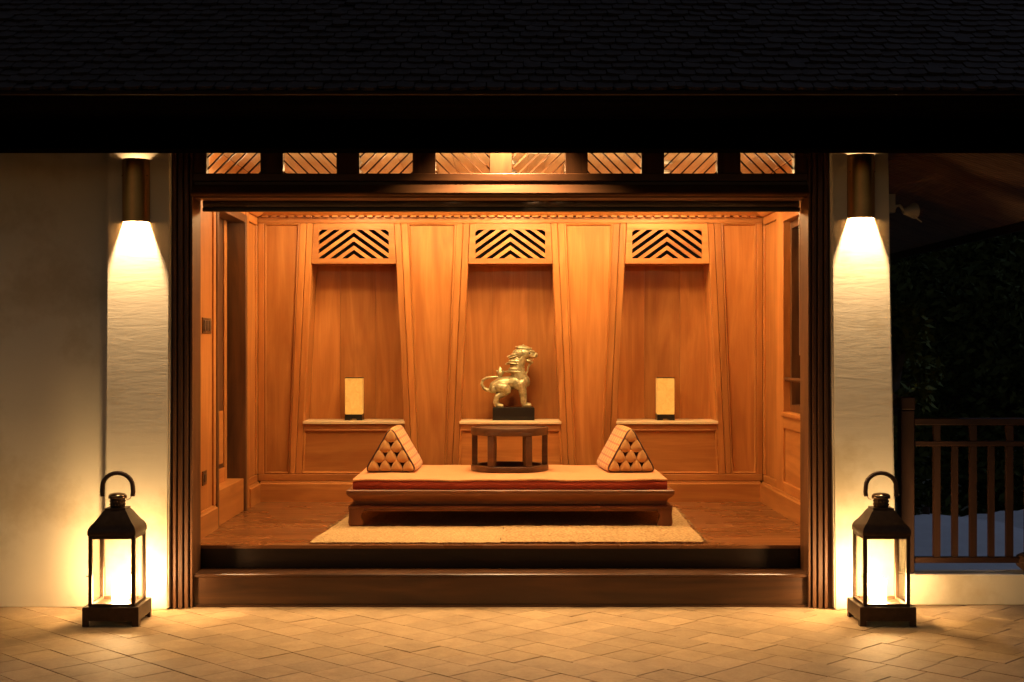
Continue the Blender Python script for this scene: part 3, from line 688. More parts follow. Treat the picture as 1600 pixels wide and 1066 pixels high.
def lantern(x, y, label, rz):
    t = thing('floor_lantern', label, 'lantern', (x, y, 0), 'big glass lanterns at the foot of the columns', rz)
    L_ = dict(parent=t, local=True)
    def P(n, bm, m, **k): return part(n, bm, M[m], t, local=True, **k)
    a = 0.151
    bm = bmesh.new()                                  # base box with cut-out feet
    for s in (-1, 1):
        prism(bm, [(-a,0),(-a+0.035,0),(-a+0.035,0.03),(a-0.035,0.03),(a-0.035,0),(a,0),(a,0.10),(-a,0.10)], s*a, s*(a-0.014))
        prism(bm, [(-a+0.0145,0),(-a+0.04,0),(-a+0.04,0.03),(a-0.04,0.03),(a-0.04,0),(a-0.0145,0),(a-0.0145,0.10),(-a+0.0145,0.10)], s*a, s*(a-0.014), 'yz')
    box(bm, -a+0.002, a-0.002, -a+0.002, a-0.002, 0.0995, 0.104)
    P('base', bm, 'lantern')
    b = 0.126; p = 0.021; z0, z1 = 0.104, 0.486
    for sx in (-1, 1):
        for sy in (-1, 1):
            x0, x1 = sorted((sx*b, sx*(b-p))); y0, y1 = sorted((sy*b, sy*(b-p)))
            P('corner_post', B(x0, x1, y0, y1, z0, z1, bev=0.002), 'lantern')
    for zz, hgt, nm in ((z0, 0.014, 'bottom_rail'), (z1-0.018, 0.018, 'top_rail')):
        bm = bmesh.new()
        for s in (-1, 1):
            y0, y1 = sorted((s*(b-0.001), s*(b-p+0.002))); box(bm, -b+p, b-p, y0, y1, zz, zz+hgt); box(bm, y0, y1, -b+p, b-p, zz, zz+hgt)
        P(nm, bm, 'lantern')
    for s in (-1, 1):
        P('glass_pane', B(-b+p, b-p, s*(b-0.008)-0.001, s*(b-0.008)+0.001, z0+0.014, z1-0.018), 'glass')
        P('glass_pane', B(s*(b-0.008)-0.001, s*(b-0.008)+0.001, -b+p, b-p, z0+0.014, z1-0.018), 'glass')
    bm = bmesh.new()
    prof = [(0.127,z1),(0.130,z1+0.004),(0.130,z1+0.022),(0.127,z1+0.036),(0.118,z1+0.052),(0.103,z1+0.068),(0.084,z1+0.094),(0.066,z1+0.122),(0.057,z1+0.132),(0.057,z1+0.142)]
    loft_rect(bm, 0, 0, [(q, q, z) for q, z in prof]); rfp = P('roof', bm, 'lantern', auto=True)
    zc = z1+0.142
    bm = bmesh.new(); lathe(bm, [(0.039, 0), (0.040, 0.002), (0.040, 0.052), (0.036, 0.055)], (0,0,zc), 24); ch = P('chimney', bm, 'lantern', auto=True)
    bm = bmesh.new()
    for row in range(2):
        for q in range(16):
            an = 2*math.pi*(q+0.5*row)/16; c = Vector((0.0405*math.cos(an), 0.0405*math.sin(an), zc+0.016+row*0.018)); 
            lathe_pts = bmesh.ops.create_icosphere(bm, subdivisions=1, radius=0.0045); bmesh.ops.translate(bm, verts=lathe_pts['verts'], vec=c)
    o = part('pierced_holes', bm, M['lantern_cap'], ch, local=True)
    bm = bmesh.new(); lathe(bm, [(0.05, 0.050), (0.051, 0.054), (0.049, 0.066), (0.040, 0.074), (0.02, 0.079), (0.002, 0.080)], (0,0,zc), 28); P('cap', bm, 'lantern_cap', auto=True)
    zh = zc+0.072
    pts = [(-0.082, 0, zh-0.012), (-0.085, 0, zh+0.012)] + [(-0.083*math.cos(R(d)), 0, zh+0.04+0.076*math.sin(R(d))) for d in range(0, 181, 15)] + [(0.085, 0, zh+0.012), (0.082, 0, zh-0.012)]
    pts = [(q[0], q[1], q[2]) for q in pts]
    bm = bmesh.new(); tube(bm, pts, [0.0115]+[0.0125]*(len(pts)-2)+[0.0115], 10); hd = P('handle', bm, 'handle', auto=True)
    bm = bmesh.new()
    for s in (-1, 1):
        tube(bm, [(s*0.07, 0, zh-0.004), (s*0.10, 0, zh-0.004)], 0.004, 6)
        tube(bm, [(s*0.041, 0, zh-0.022), (s*0.055, 0, zh-0.03), (s*0.068, 0, zh-0.026), (s*0.074, 0, zh-0.012)], 0.0028, 6)
    part('hinge_wire', bm, M['steel'], hd, local=True)
    P('latch', B(-b-0.012, -b+0.001, -b+0.004, -b+0.01, 0.265, 0.27), 'lantern')
    bm = bmesh.new(); lathe(bm, [(0.040, 0.002), (0.042, 0.006), (0.042, 0.112), (0.036, 0.120), (0.015, 0.118)], (0,0.058,z0), 28); P('candle', bm, 'candle', auto=True)
    return t
YL = 7.365
lantern(PX(171.5, YL)+0.0, YL+0.151, 'lit glass lantern with arched handle standing by the plaster wall', R(1.2))
lantern(PX(1388.5, YL), YL+0.151, 'lit glass lantern with arched handle standing by the low kerb and railing', R(-1.0))

# ================================================================== FURNITURE
# rug of two woven widths
rug = thing('jute_rug', 'pale jute rug spread under the daybed at the alcove edge', 'rug', (0, 8.9, ZF))
def rugstrip(x0f, x1f, x0b, x1b, mat, h, nm, seed):
    bm = bmesh.new(); rr = random.Random(seed); nx = 60; y0, y1 = 8.185, 9.95
    top = []
    for j in range(13):
        tt = j/12; yy = y0+(y1-y0)*tt
        row = []
        for i in range(nx+1):
            s = i/nx; xa = x0f+(x0b-x0f)*tt; xb = x1f+(x1b-x1f)*tt
            row.append(bm.verts.new((xa+(xb-xa)*s + (rr.gauss(0,0.003) if i in (0,nx) else 0), yy + (rr.gauss(0,0.0035) if j in (0,12) else 0), ZF+h+rr.gauss(0,0.0008))))
        top.append(row)
    for a, b_ in zip(top, top[1:]):
        for i in range(nx): bm.faces.new((a[i], a[i+1], b_[i+1], b_[i]))
    be = [e for e in bm.edges if e.is_boundary]
    r_ = bmesh.ops.extrude_edge_only(bm, edges=be)
    for q in r_['geom']:
        if isinstance(q, bmesh.types.BMVert): q.co.z = ZF+0.001
    return part(nm, bm, M[mat], rug, smooth=False)
xm = PX(780, 8.19)
rugstrip(-1.219, xm, -1.10, xm+0.07, 'rug_fine', 0.009, 'fine_woven_width', 1)
rc = rugstrip(xm+0.001, 1.150, xm+0.071, 1.20, 'rug_coarse', 0.013, 'coarse_woven_width', 2)
bm = bmesh.new(); rr = random.Random(9)
for k in range(70):                                  # knotted tassels on the short edges
    tt = rr.uniform(0.0, 1.0); yy = 8.20+1.74*tt
    xa = 1.150+0.05*tt; tube(bm, [(xa-0.005, yy, ZF+0.009), (xa+0.012, yy+rr.gauss(0,0.003), ZF+0.006), (xa+0.028, yy+rr.gauss(0,0.006), ZF+0.004)], 0.003, 4)
    xa = -1.219+0.119*tt
    if tt > 0.35: tube(bm, [(xa+0.005, yy, ZF+0.009), (xa-0.014, yy+rr.gauss(0,0.003), ZF+0.006), (xa-0.03, yy+rr.gauss(0,0.006), ZF+0.004)], 0.003, 4)
part('fringe', bm, M['rug_coarse'], rug, kind='stuff')

# daybed
ZR = ZF+0.0135
bed = thing('daybed', 'low teak daybed with curved apron and short hoofed legs', 'daybed', (-0.005, 9.48, ZR))
bxm, by0, by1 = -0.006, 8.90, 10.06
bcx, bcy, bhx, bhy = bxm, (by0+by1)/2, 1.07, (by1-by0)/2
bm = bmesh.new()
loft_rect(bm, bcx, bcy, [(bhx-0.045,bhy-0.045,0.500),(bhx-0.040,bhy-0.040,0.506),(bhx-0.036,bhy-0.036,0.518),(bhx-0.012,bhy-0.012,0.536),(bhx,bhy,0.552),(bhx,bhy,0.572),(bhx-0.006,bhy-0.006,0.578)])
part('top_frame', bm, M['bed'], bed, auto=True)
bm = bmesh.new(); loft_rect(bm, bcx, bcy, [(bhx-0.05,bhy-0.05,0.480),(bhx-0.05,bhy-0.05,0.4995)]); part('waist_band', bm, M['bed'], bed)
bm = bmesh.new(); loft_rect(bm, bcx, bcy, [(bhx-0.014,bhy-0.014,0.455),(bhx-0.010,bhy-0.010,0.462),(bhx-0.014,bhy-0.014,0.472),(bhx-0.04,bhy-0.04,0.4795)]); part('moulding', bm, M['bed'], bed, auto=True)
zt_, za = 0.4545, 0.438
for s in (-1, 1):                                    # aprons front/back, ends
    ya = bcy + s*(bhy-0.02); part('apron', B(bcx-bhx+0.12, bcx+bhx-0.12, min(ya,ya-s*0.022), max(ya,ya-s*0.022), za, zt_), M['bed'], bed)
    xa = bcx + s*(bhx-0.02); part('apron', B(min(xa,xa-s*0.022), max(xa,xa-s*0.022), bcy-bhy+0.12, bcy+bhy-0.12, za, zt_), M['bed'], bed)
for sx in (-1, 1):
    for sy in (-1, 1):
        xo, yo = bcx+sx*(bhx-0.013), bcy+sy*(bhy-0.013)
        bm = bmesh.new()
        prof = [(0,zt_),(0.105,zt_),(0.100,za-0.002),(0.088,za-0.012),(0.080,za-0.03),(0.082,ZR+0.05),(0.095,ZR+0.022),(0.098,ZR+0.006),(0.085,ZR),(0.004,ZR),(-0.002,ZR+0.02),(0.002,ZR+0.06),(0.004,za-0.02)]
        prism(bm, [(xo-sx*a, z) for a, z in prof], yo, yo-sy*0.085, bev=0.003)
        part('leg', bm, M['bed_z'], bed)
# mattress: golden top cloth over a deep red side band
def wavy(bm, k=1.0):
    for vv in bm.verts:
        wv = 0.004*math.sin(vv.co.x*7.3+1)+0.003*math.sin(vv.co.x*17+vv.co.y*9)
        if vv.co.z > 0.63: vv.co.z += wv*0.5
        if vv.co.y < by0+0.04: vv.co.y += wv*0.9
ma = thing('mattress', 'thin mattress with golden orange top and deep red sides lying on the daybed', 'mattress', (bcx, bcy, 0.5785))
bm = bmesh.new(); box(bm, bcx-1.032, bcx+1.027, by0+0.025, by1-0.033, 0.5785, 0.634, bev=0.008, seg=2)
bmesh.ops.subdivide_edges(bm, edges=[e for e in bm.edges if e.calc_length() > 0.5], cuts=40, use_grid_fill=True); wavy(bm)
part('side_band', bm, M['red_cloth'], ma, auto=True)
bm = bmesh.new(); box(bm, bcx-1.034, bcx+1.029, by0+0.023, by1-0.031, 0.6345, 0.647, bev=0.006, seg=3)
bmesh.ops.subdivide_edges(bm, edges=[e for e in bm.edges if e.calc_length() > 0.5], cuts=40, use_grid_fill=True); wavy(bm)
part('top_cloth', bm, M['mattress'], ma, auto=True)
ZM = 0.649
# drum table
tx, ty, tr = -0.008, 9.59, 0.272
tb = thing('drum_table', 'round open dark wood drum table in the middle of the mattress', 'table', (tx, ty, ZM))
def ring(ro, ri, z0, z1, n=48):
    bm = bmesh.new(); lathe(bm, [(ri,z0),(ro-0.003,z0),(ro,z0+0.004),(ro,z1-0.004),(ro-0.003,z1),(ri,z1),(ri,z0)], (tx,ty,0), n, cap=False); return bm
ztop = 0.952
bm = bmesh.new(); lathe(bm, [(0.005,ztop-0.022),(tr-0.022,ztop-0.022),(tr-0.022,ztop-0.006),(0.005,ztop-0.006)], (tx,ty,0), 48); part('table_top', bm, M['table'], tb, auto=True)
part('rim', ring(tr, tr-0.0215, ztop-0.052, ztop), M['table'], tb, auto=True)
part('base_ring', ring(tr, tr-0.05, ZM, ZM+0.04), M['table'], tb, auto=True)
for k in range(6):
    an = R(60*k)
    bm = bmesh.new(); box(bm, -0.02, 0.02, -0.026, 0.026, ZM+0.0405, ztop-0.0525, bev=0.004)
    bmesh.ops.transform(bm, matrix=Matrix.Translation((tx,ty,0)) @ Matrix.Rotation(an, 4, 'Z') @ Matrix.Translation((tr-0.026,0,0)), verts=bm.verts[:])
    part('leg', bm, M['table'], tb)
# triangle cushions
def cushion(x, y, wd, ht, dp, rz, label):
    t = thing('triangle_cushion', label, 'cushion', (x, y, ZM), 'triangular cushions on the daybed', rz)
    def rtri(w_, h_, r, n=5):
        C = [(-w_/2, 0), (w_/2, 0), (0, h_)]; out = []
        for i in range(3):
            p, a, b_ = Vector(C[i]), Vector(C[i-1]), Vector(C[(i+1)%3])
            d0 = (a-p).normalized(); d1 = (b_-p).normalized(); half = d0.angle(d1)/2; k = r/math.tan(half)
            q0, q1 = p+d0*k, p+d1*k
            for j in range(n+1):
                s = j/n; out.append(((q0*(1-s)**2 + p*2*s*(1-s) + q1*s*s)))
        return out
    prof = [(0.0, 0.014), (0.0, 0.0), (0.010, -0.006), (dp*0.3, -0.010), (dp*0.7, -0.010), (dp-0.02, -0.004), (dp, 0.012)]
    bm = bmesh.new(); rings = []
    cy = ht*0.36
    base = rtri(wd, ht, 0.035)
    for yy, ins in prof:
        rg = []
        for p in base:
            d = Vector((p.x, p.y-cy)); k = 1 - ins/max(d.length, 0.05); q = (d.x*k, max(0.0015, d.y*k+cy)); rg.append(bm.verts.new((q[0], yy, q[1])))
        rings.append(rg)
    n = len(base)
    for a, b_ in zip(rings, rings[1:]):
        for i in range(n): bm.faces.new((a[i], a[(i+1)%n], b_[(i+1)%n], b_[i]))
    bm.faces.new(rings[-1])
    part('cover', bm, M['check'], t, local=True, auto=True)
    bm = bmesh.new(); bm.faces.new([bm.verts.new((p.x*0.955, 0.012, 0.006+p.y*0.955)) for p in base]); part('recessed_face', bm, M['gap'], t, local=True)
    bm = bmesh.new(); tube(bm, [(p.x*0.985, -0.002, 0.0065+p.y*0.975) for p in base], 0.006, 8, closed=True); part('piping', bm, M['piping'], t, local=True, smooth=True)
    # ten stuffed pads in rows of 1..4
    rowh = ht*0.93/4.25
    for row in range(4):
        nb_ = row+1; zb = 0.010 + (3-row)*rowh; pw = wd*0.945/4.35
        for q in range(nb_):
            xc = (q-(nb_-1)/2)*pw*1.0
            hgt = rowh*1.33
            bot = 0.0 if row == 3 else -0.16*rowh
            bt = 0.0 if row == 3 else -0.14
            half = [(0.0, bt*1.3), (0.26, bt*0.95), (0.45, 0.03+bt*0.2), (0.515, 0.13), (0.46, 0.42), (0.31, 0.78), (0.11, 1.06)]
            ol = [(a*pw*1.03, b_*rowh) for a, b_ in half] + [(0, 1.14*rowh)] + [(-a*pw*1.03, b_*rowh) for a, b_ in half[:0:-1]]
            cxl, czl = 0, 0.42*rowh
            bm = bmesh.new(); rgs = []
            for k, yy in ((1.0, 0.014), (0.97, 0.0), (0.88, -0.008), (0.62, -0.014), (0.28, -0.017)):
                rgs.append([bm.verts.new((xc+cxl+(p[0]-cxl)*k, yy, zb+czl+(p[1]-czl)*k)) for p in ol])
            m_ = len(ol)
            for a, b_ in zip(rgs, rgs[1:]):
                for i in range(m_): bm.faces.new((a[i], a[(i+1)%m_], b_[(i+1)%m_], b_[i]))
            bm.faces.new(rgs[-1])
            part('pad', bm, M['pad'], t, local=True, smooth=True)
cushion(PX(610.5, 9.363), 9.375, 0.368, 0.318, 0.61, R(-1.5), 'checked triangle cushion on the doorway end of the daybed')
cushion(PX(986.0, 9.363), 9.375, 0.352, 0.322, 0.61, R(3.5), 'checked triangle cushion on the window end of the daybed')

# paper lamps in the side niches
def paper_lamp(px, label):
    y = 10.60; x = PX(px, y-0.06)
    t = thing('paper_lamp', label, 'lamp', (x, y, ZSH), 'paper lamps in the side niches')
    bm = bmesh.new()
    for s in (-1, 1):
        prism(bm, [(x-0.068,ZSH),(x-0.028,ZSH),(x-0.02,ZSH+0.012),(x+0.02,ZSH+0.012),(x+0.028,ZSH),(x+0.068,ZSH),(x+0.066,ZSH+0.045),(x-0.066,ZSH+0.045)], y+s*0.066, y+s*0.05)
        box(bm, min(x+s*0.066, x+s*0.052), max(x+s*0.066, x+s*0.052), y-0.0495, y+0.0495, ZSH, ZSH+0.044)
    part('foot', bm, M['black'], t)
    bm = bmesh.new(); a = 0.0655
    loft_rect(bm, x, y, [(a,a,ZSH+0.0455),(a,a,ZSH+0.325)])
    bmesh.ops.bevel(bm, geom=bm.edges[:], offset=0.004, segments=2, affect='EDGES'); part('shade', bm, M['shade'], t, auto=True)
    bm = bmesh.new(); loft_rect(bm, x, y, [(a+0.002,a+0.002,ZSH+0.3255),(a+0.002,a+0.002,ZSH+0.331)]); part('top_rim', bm, M['brass'], t)
paper_lamp(552.5, 'amber paper lamp with black foot in the niche by the doorway')
paper_lamp(1040.5, 'amber paper lamp with black foot in the niche by the window')

# ------------------------------------------------------------------ guardian lion statue
def lion():
    px0, y0 = PX(802.5, 10.5), 10.60
    t = thing('lion_statue', 'gilt bronze guardian lion statue on a black plinth in the middle niche', 'statue', (px0, y0, ZSH))
    part('plinth', B(px0-0.161, px0+0.161, y0-0.085, y0+0.085, ZSH, ZSH+0.098, bev=0.002), M['black'], t)
    U = 1/1648
    def pt(zx, zy, d=0): return Vector(((zx-512)*U, d*U, (860-zy)*U + 0.098))
    bm = bmesh.new()
    def ell(zx, zy, d, rx, rz, ry, ang=0):
        r_ = bmesh.ops.create_icosphere(bm, subdivisions=3, radius=1)
        mt = Matrix.Translation(pt(zx, zy, d)) @ Matrix.Rotation(R(ang), 4, 'Y') @ Matrix.Diagonal((rx*U, ry*U, rz*U, 1))
        bmesh.ops.transform(bm, matrix=mt, verts=r_['verts'])
    def limb(chain, sub=7):
        for (a, b_) in zip(chain, chain[1:]):
            for k in range(sub+1):
                s = k/sub; q = [a[i]+(b_[i]-a[i])*s for i in range(4)]
                r_ = bmesh.ops.create_icosphere(bm, subdivisions=2, radius=q[3]*U); bmesh.ops.translate(bm, verts=r_['verts'], vec=pt(q[0], q[1], q[2]))
    limb([(285,600,0,88),(360,560,0,92),(470,550,0,90),(590,520,0,100),(630,530,0,98)])                 # trunk and deep chest
    limb([(590,480,0,100),(560,380,0,92),(580,280,0,85),(620,215,0,78)])                                # neck
    for s in (-1, 1):
        limb([(330,600,s*62,70),(400,615,s*74,72),(425,640,s*76,60),(370,690,s*72,46),(305,725,s*70,40),(285,790,s*70,36),(300,830,s*70,34),(360,842,s*72,28)])   # hind leg
        limb([(610,560,s*52,70),(628,650,s*56,54),(640,730,s*58,46),(645,800,s*58,42)]); limb([(650,828,s*58,36),(715,834,s*60,30)])                              # foreleg, paw
        ell(270,625,s*85,42,42,20); ell(560,560,s*70,60,85,34,-25)                                       # haunch curl, shoulder
    ell(645,175,0,100,84,80); ell(705,178,0,80,52,60,6); ell(790,192,0,34,36,44); ell(745,208,0,74,20,54,4); ell(735,140,0,50,18,56,12)   # skull, muzzle, nose, upper lip
    ell(700,264,0,58,24,46,14); ell(738,284,0,26,28,32)                                                  # jaw, chin
    for s in (-1, 1): ell(690,150,s*46,34,18,22,-8); ell(590,175,s*70,34,48,20,20)                       # brows, ears
    ell(640,105,0,95,38,64,6); ell(575,100,0,44,16,44,28)                                               # crown of the head
    for cx_, cz_, rx, rz, ry, an in ((545,405,120,20,114,4),(552,372,108,46,104,0),(562,335,96,50,92,0),(535,302,118,17,108,6),(552,270,104,42,98,0),(566,240,92,46,88,0),(540,206,102,17,94,-18),(560,180,92,40,86,-14),(585,150,86,46,80,-8)):
        ell(cx_, cz_, 0, rx*1.0, rz*0.95, ry*0.88, an)                                                                # tiers of the mane
    ell(630,470,0,60,50,84,10); ell(650,540,0,72,72,88)                                                 # breast plate
    limb([(545,92,0,12),(535,80,0,5)]); limb([(640,80,0,22),(636,58,0,8)]); limb([(720,110,0,16),(745,104,0,9)])
    limb([(470,205,0,18),(432,212,0,9)]); limb([(455,302,0,18),(410,308,0,9)]); limb([(455,404,0,18),(408,402,0,9)])
    limb([(730,300,0,15),(700,345,0,13),(690,400,0,13),(665,450,0,14),(630,478,0,18)])                    # curling beard
    limb([(240,640,0,40),(180,640,0,26),(130,615,0,21),(103,560,0,20),(120,510,0,18),(170,482,0,16),(250,474,0,16),(330,472,0,16)])   # tail
    limb([(340,455,0,22),(345,420,0,42),(345,385,0,30),(338,345,0,9)]); limb([(320,420,0,18),(295,388,0,7)]); limb([(372,420,0,18),(388,398,0,7)])
    o = part('lion_body', bm, M['statue'], t, local=True, smooth=True)
    md = o.modifiers.new('remesh', 'REMESH'); md.mode = 'VOXEL'; md.voxel_size = 0.0030; md.use_smooth_shade = True
    sm = o.modifiers.new('smooth', 'SMOOTH'); sm.iterations = 2; sm.factor = 0.3
    dg = bpy.context.evaluated_depsgraph_get(); me = bpy.data.meshes.new_from_object(o.evaluated_get(dg))
    o.modifiers.clear(); o.data = me; 
    if not me.materials: me.materials.append(M['statue'])
    for p in me.polygons: p.use_smooth = True
    bm = bmesh.new()
    for s in (-1, 1):
        r_ = bmesh.ops.create_icosphere(bm, subdivisions=2, radius=13*U); bmesh.ops.translate(bm, verts=r_['verts'], vec=pt(716,168,s*52))
    part('eyes', bm, M['black'], t, local=True, smooth=True)
    bm = bmesh.new()
    for k in range(5):
        r_ = bmesh.ops.create_cone(bm, segments=6, radius1=7*U, radius2=1*U, depth=26*U, cap_ends=True)
        bmesh.ops.translate(bm, verts=r_['verts'], vec=pt(690+18*k, 238, -30))
    part('teeth', bm, M['statue'], t, local=True)
lion()

# ------------------------------------------------------------------ switch plates
sw = thing('light_switch', 'dark brass switch plate on the wall beside the doorway', 'switch', (XL, 8.62, 1.60))
part('plate', B(XL, XL+0.008, 8.50, 8.74, 1.595, 1.695, bev=0.002), M['brass'], sw)
for k in range(3):
    y = 8.52+k*0.072; part('rocker', B(XL+0.0081, XL+0.014, y, y+0.055, 1.612, 1.678, bev=0.002), M['rocker'], sw)
so = thing('wall_socket', 'small dark brass socket low on the wall beside the doorway', 'socket', (XL, 8.55, 0.66))
part('plate', B(XL, XL+0.008, 8.50, 8.62, 0.645, 0.735, bev=0.002), M['brass'], so)
part('socket_insert', B(XL+0.0081, XL+0.012, 8.53, 8.59, 0.665, 0.715, bev=0.002), M['rocker'], so)

# ================================================================== OUTSIDE, RIGHT
ra = thing('timber_railing', 'red brown timber railing with tall and short balusters on the kerb', 'railing', (2.37, 8.07, 0.18))
ry = 8.07
nx0, nx1 = PX(1405, ry), PX(1426, ry)
nw = part('newel_post', B(nx0, nx1, ry-0.04, ry+0.04, 0.18, PZ(641, ry), bev=0.004), M['rail_z'], ra)
part('newel_cap', B(nx0-0.004, nx1+0.004, ry-0.045, ry+0.045, PZ(640, ry), PZ(620, ry), bev=0.006), M['rail_z'], nw)
rx1 = 4.5
def zr(py): return PZ(py, ry)
part('top_rail', B(nx1+0.001, rx1, ry-0.035, ry+0.035, zr(664), zr(653), bev=0.005), M['rail'], ra)
part('middle_rail', B(nx1+0.001, rx1, ry-0.02, ry+0.02, zr(697), zr(689), bev=0.003), M['rail'], ra)
part('bottom_rail', B(nx1+0.001, rx1, ry-0.022, ry+0.022, zr(879), zr(870), bev=0.003), M['rail'], ra)
x = PX(1463, ry); k = 0
while x < rx1-0.03:
    if k % 2 == 0:
        part('tall_baluster', B(x-0.019, x+0.019, ry-0.017, ry+0.017, zr(869.5), zr(697.5)), M['rail_z'], ra)
        part('upper_baluster', B(x-0.019, x+0.019, ry-0.017, ry+0.017, zr(688.5), zr(664.5)), M['rail_z'], ra)
    else: part('short_baluster', B(x-0.0165, x+0.0165, ry-0.015, ry+0.015, zr(869.5), zr(697.5)), M['rail_z'], ra)
    x += 0.1075; k += 1
# unlit spotlight on the column side
sxp = 2.162
spt = thing('column_spotlight', 'small unlit bracket spotlight on the side of the column under the eave', 'spotlight', (sxp, 8.0, 2.33))
yb_ = 8.0
part('wall_plate', B(sxp-0.004, PX(1397, yb_), yb_-0.03, yb_+0.03, PZ(333, yb_), PZ(304, yb_), bev=0.003), M['white_metal'], spt)
bm = bmesh.new(); tube(bm, [(PX(1395,yb_), yb_, PZ(331,yb_)), (PX(1400,yb_), yb_, PZ(322,yb_)), (PX(1406,yb_), yb_, PZ(321,yb_)), (PX(1412,yb_), yb_, PZ(330,yb_))], 0.009, 8); part('arm', bm, M['white_metal'], spt, auto=True)
bm = bmesh.new(); lathe(bm, [(0.012,0),(0.02,0.01),(0.046,0.075),(0.048,0.082),(0.043,0.082),(0.02,0.02),(0.01,0.01)], (0,0,0), 20)
bmesh.ops.transform(bm, matrix=Matrix.Translation((PX(1411,yb_), yb_, PZ(331,yb_))) @ Matrix.Rotation(R(84), 4, 'Y') @ Matrix.Rotation(R(-20),4,'X'), verts=bm.verts[:]); part('lamp_head', bm, M['white_metal'], spt, auto=True)
bm = bmesh.new(); tube(bm, [(PX(1426,yb_), yb_, PZ(337,yb_)), (PX(1440,yb_), yb_, PZ(347,yb_))], 0.004, 6); part('lever', bm, M['white_metal'], spt)
# glazed pot at the end of the kerb
pxx = PX(1614, 8.06); pot = thing('glazed_pot', 'dark brown rounded pot standing on the kerb under the railing', 'pot', (pxx, 7.99, 0.18))
bm = bmesh.new(); lathe(bm, [(0.03,0),(0.05,0.006),(0.085,0.035),(0.096,0.065),(0.085,0.095),(0.06,0.108),(0.05,0.108),(0.05,0.09)], (pxx,8.10-0.02,0.18), 24); part('body', bm, M['pot'], pot, auto=True)
# canvas canopies on the lower terrace
def canopy(ax, ay, az, h, drop, label):
    t = thing('canvas_canopy', label, 'canopy', (ax, ay, -2.6), 'white canopies on the lower garden level')
    bm = bmesh.new(); n = 8
    def surf(i, j):
        x, y = -h+2*h*i/16, -h+2*h*j/16; d = max(abs(x), abs(y))/h
        return (ax+x, ay+y, az - drop*d + 0.02*math.sin(d*3.1))
    g_ = [[bm.verts.new(surf(i, j)) for j in range(17)] for i in range(17)]
    for i in range(16):
        for j in range(16): bm.faces.new((g_[i][j], g_[i+1][j], g_[i+1][j+1], g_[i][j+1]))
    cv = part('canopy_cloth', bm, M['canvas'], t, smooth=True)
    bm = bmesh.new()
    for a, b_ in (((-h,-h),(h,-h)),((h,-h),(h,h)),((h,h),(-h,h)),((-h,h),(-h,-h))):
        p, q = Vector((ax+a[0]*1.001, ay+a[1]*1.001, az-drop)), Vector((ax+b_[0]*1.001, ay+b_[1]*1.001, az-drop))
        bm.faces.new([bm.verts.new(c) for c in (p, q, q-Vector((0,0,0.22)), p-Vector((0,0,0.22)))])
    part('valance', bm, M['canvas'], cv)
    bm = bmesh.new(); tube(bm, [(ax,ay,-2.6),(ax,ay,az+0.06)], 0.035, 10); part('pole', bm, M['rail_z'], t)
    bm = bmesh.new(); lathe(bm, [(0.35,0),(0.35,0.06),(0.06,0.1)], (ax,ay,-2.6), 20); part('foot', bm, M['pot'], t)
cy_ = 13.0
canopy(PX(1447, cy_), cy_, PZ(802, cy_), 2.3, 0.50, 'white canvas canopy just past the newel post, lower than the terrace')
canopy(PX(1850, 13.3), 13.3, PZ(775, 13.3), 1.75, 0.42, 'white canvas canopy farther along the railing, lower than the terrace')
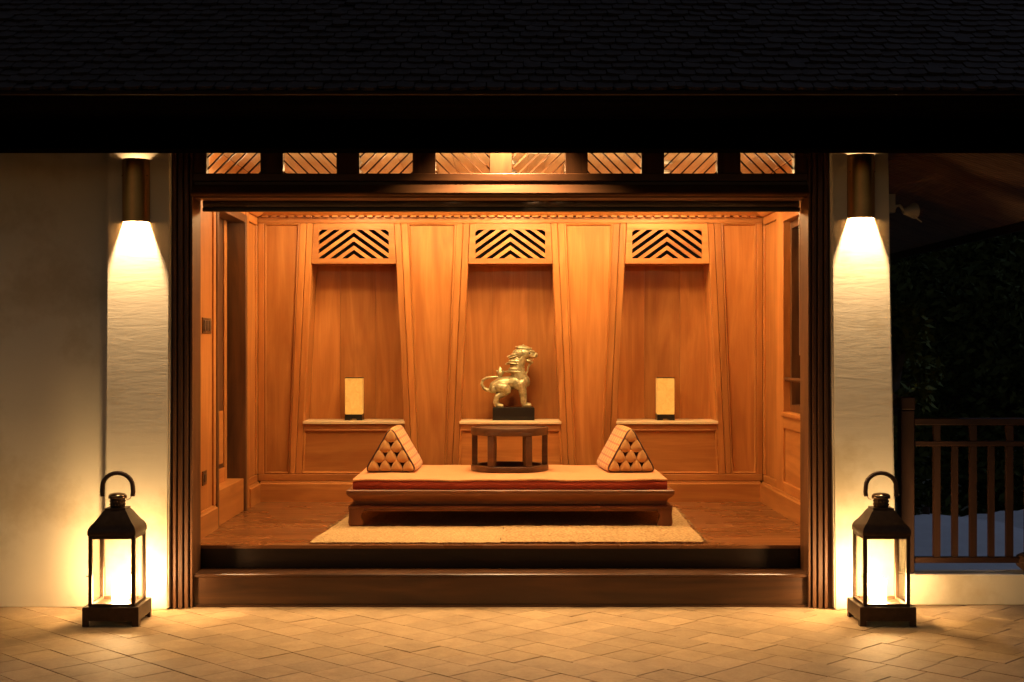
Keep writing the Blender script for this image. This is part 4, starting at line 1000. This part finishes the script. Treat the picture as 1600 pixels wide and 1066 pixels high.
# trees
def tree(x, y, h, crown_z, rx, rz, n, leaf, label, seed, clumps=16, mat='leaf'):
    rr = random.Random(seed); t = thing('garden_tree', label, 'tree', (x, y, -2.6), 'dark trees beyond the railing')
    bm = bmesh.new(); tube(bm, [(x,y,-2.6),(x+0.08,y,-1.4),(x-0.05,y+0.05,crown_z-rz*0.5),(x,y,crown_z+rz*0.4)], [0.16,0.13,0.1,0.04], 9)
    cl_ = []
    for k in range(clumps):
        a = rr.uniform(0, 6.283); b_ = rr.uniform(-1, 1); rad = rr.uniform(0.45, 0.95); cs = math.sqrt(1-b_*b_)
        c = Vector((x+rx*rad*cs*math.cos(a), y+rx*rad*cs*math.sin(a), crown_z+rz*rad*b_)); cl_.append((c, rr.uniform(0.28, 0.5)*rx))
        tube(bm, [(x, y, crown_z-rz*0.45+rr.uniform(0, 0.4)*rz), ((x+c.x)/2, (y+c.y)/2, (crown_z+c.z)/2-0.1), tuple(c)], [0.06,0.035,0.012], 5)
    part('trunk', bm, M['bark'], t)
    verts, faces = [], []
    o0 = org(t)
    for k in range(n):
        c, cr = rr.choice(cl_)
        d = Vector((rr.gauss(0,1), rr.gauss(0,1), rr.gauss(0,0.8))).normalized()*cr*rr.random()**0.45
        p = c+d-o0; a = Vector((rr.gauss(0,1), rr.gauss(0,1), rr.gauss(-0.3,0.7))).normalized(); b_ = a.orthogonal().normalized()
        b_ = Matrix.Rotation(rr.uniform(0,6.28), 3, a) @ b_; L1 = leaf*rr.uniform(0.7, 1.3); W = L1*0.22
        i = len(verts); verts += [p, p+a*L1*0.5+b_*W, p+a*L1, p+a*L1*0.5-b_*W]; faces.append((i,i+1,i+2,i+3))
    me = bpy.data.meshes.new('crown'); me.from_pydata(verts, [], faces); me.materials.append(M[mat])
    o = bpy.data.objects.new('crown', me); COL.objects.link(o); o.parent = t
tree(2.92, 10.6, 4, 1.25, 0.36, 0.85, 2600, 0.09, 'slender leafy tree just behind the railing newel post', 1, 14, 'leaf_lit')
tree(6.0, 17.0, 6, 1.6, 2.6, 2.8, 30000, 0.13, 'broad dark tree behind the white canopies', 2, 26)
tree(8.4, 19.0, 7, 2.4, 2.8, 3.6, 30000, 0.13, 'tall dark tree far along behind the railing', 3, 26)
tree(4.6, 21.0, 7, 2.6, 3.0, 3.8, 26000, 0.14, 'dark tree showing beside the column under the side eave', 4, 26)
tree(10.5, 25.0, 9, 3.0, 4.5, 5.0, 26000, 0.2, 'large shadowy tree at the back of the garden', 5, 30)
tree(6.5, 28.0, 9, 3.0, 4.5, 5.0, 26000, 0.2, 'shadowy tree filling the gap at the back of the garden', 6, 30)
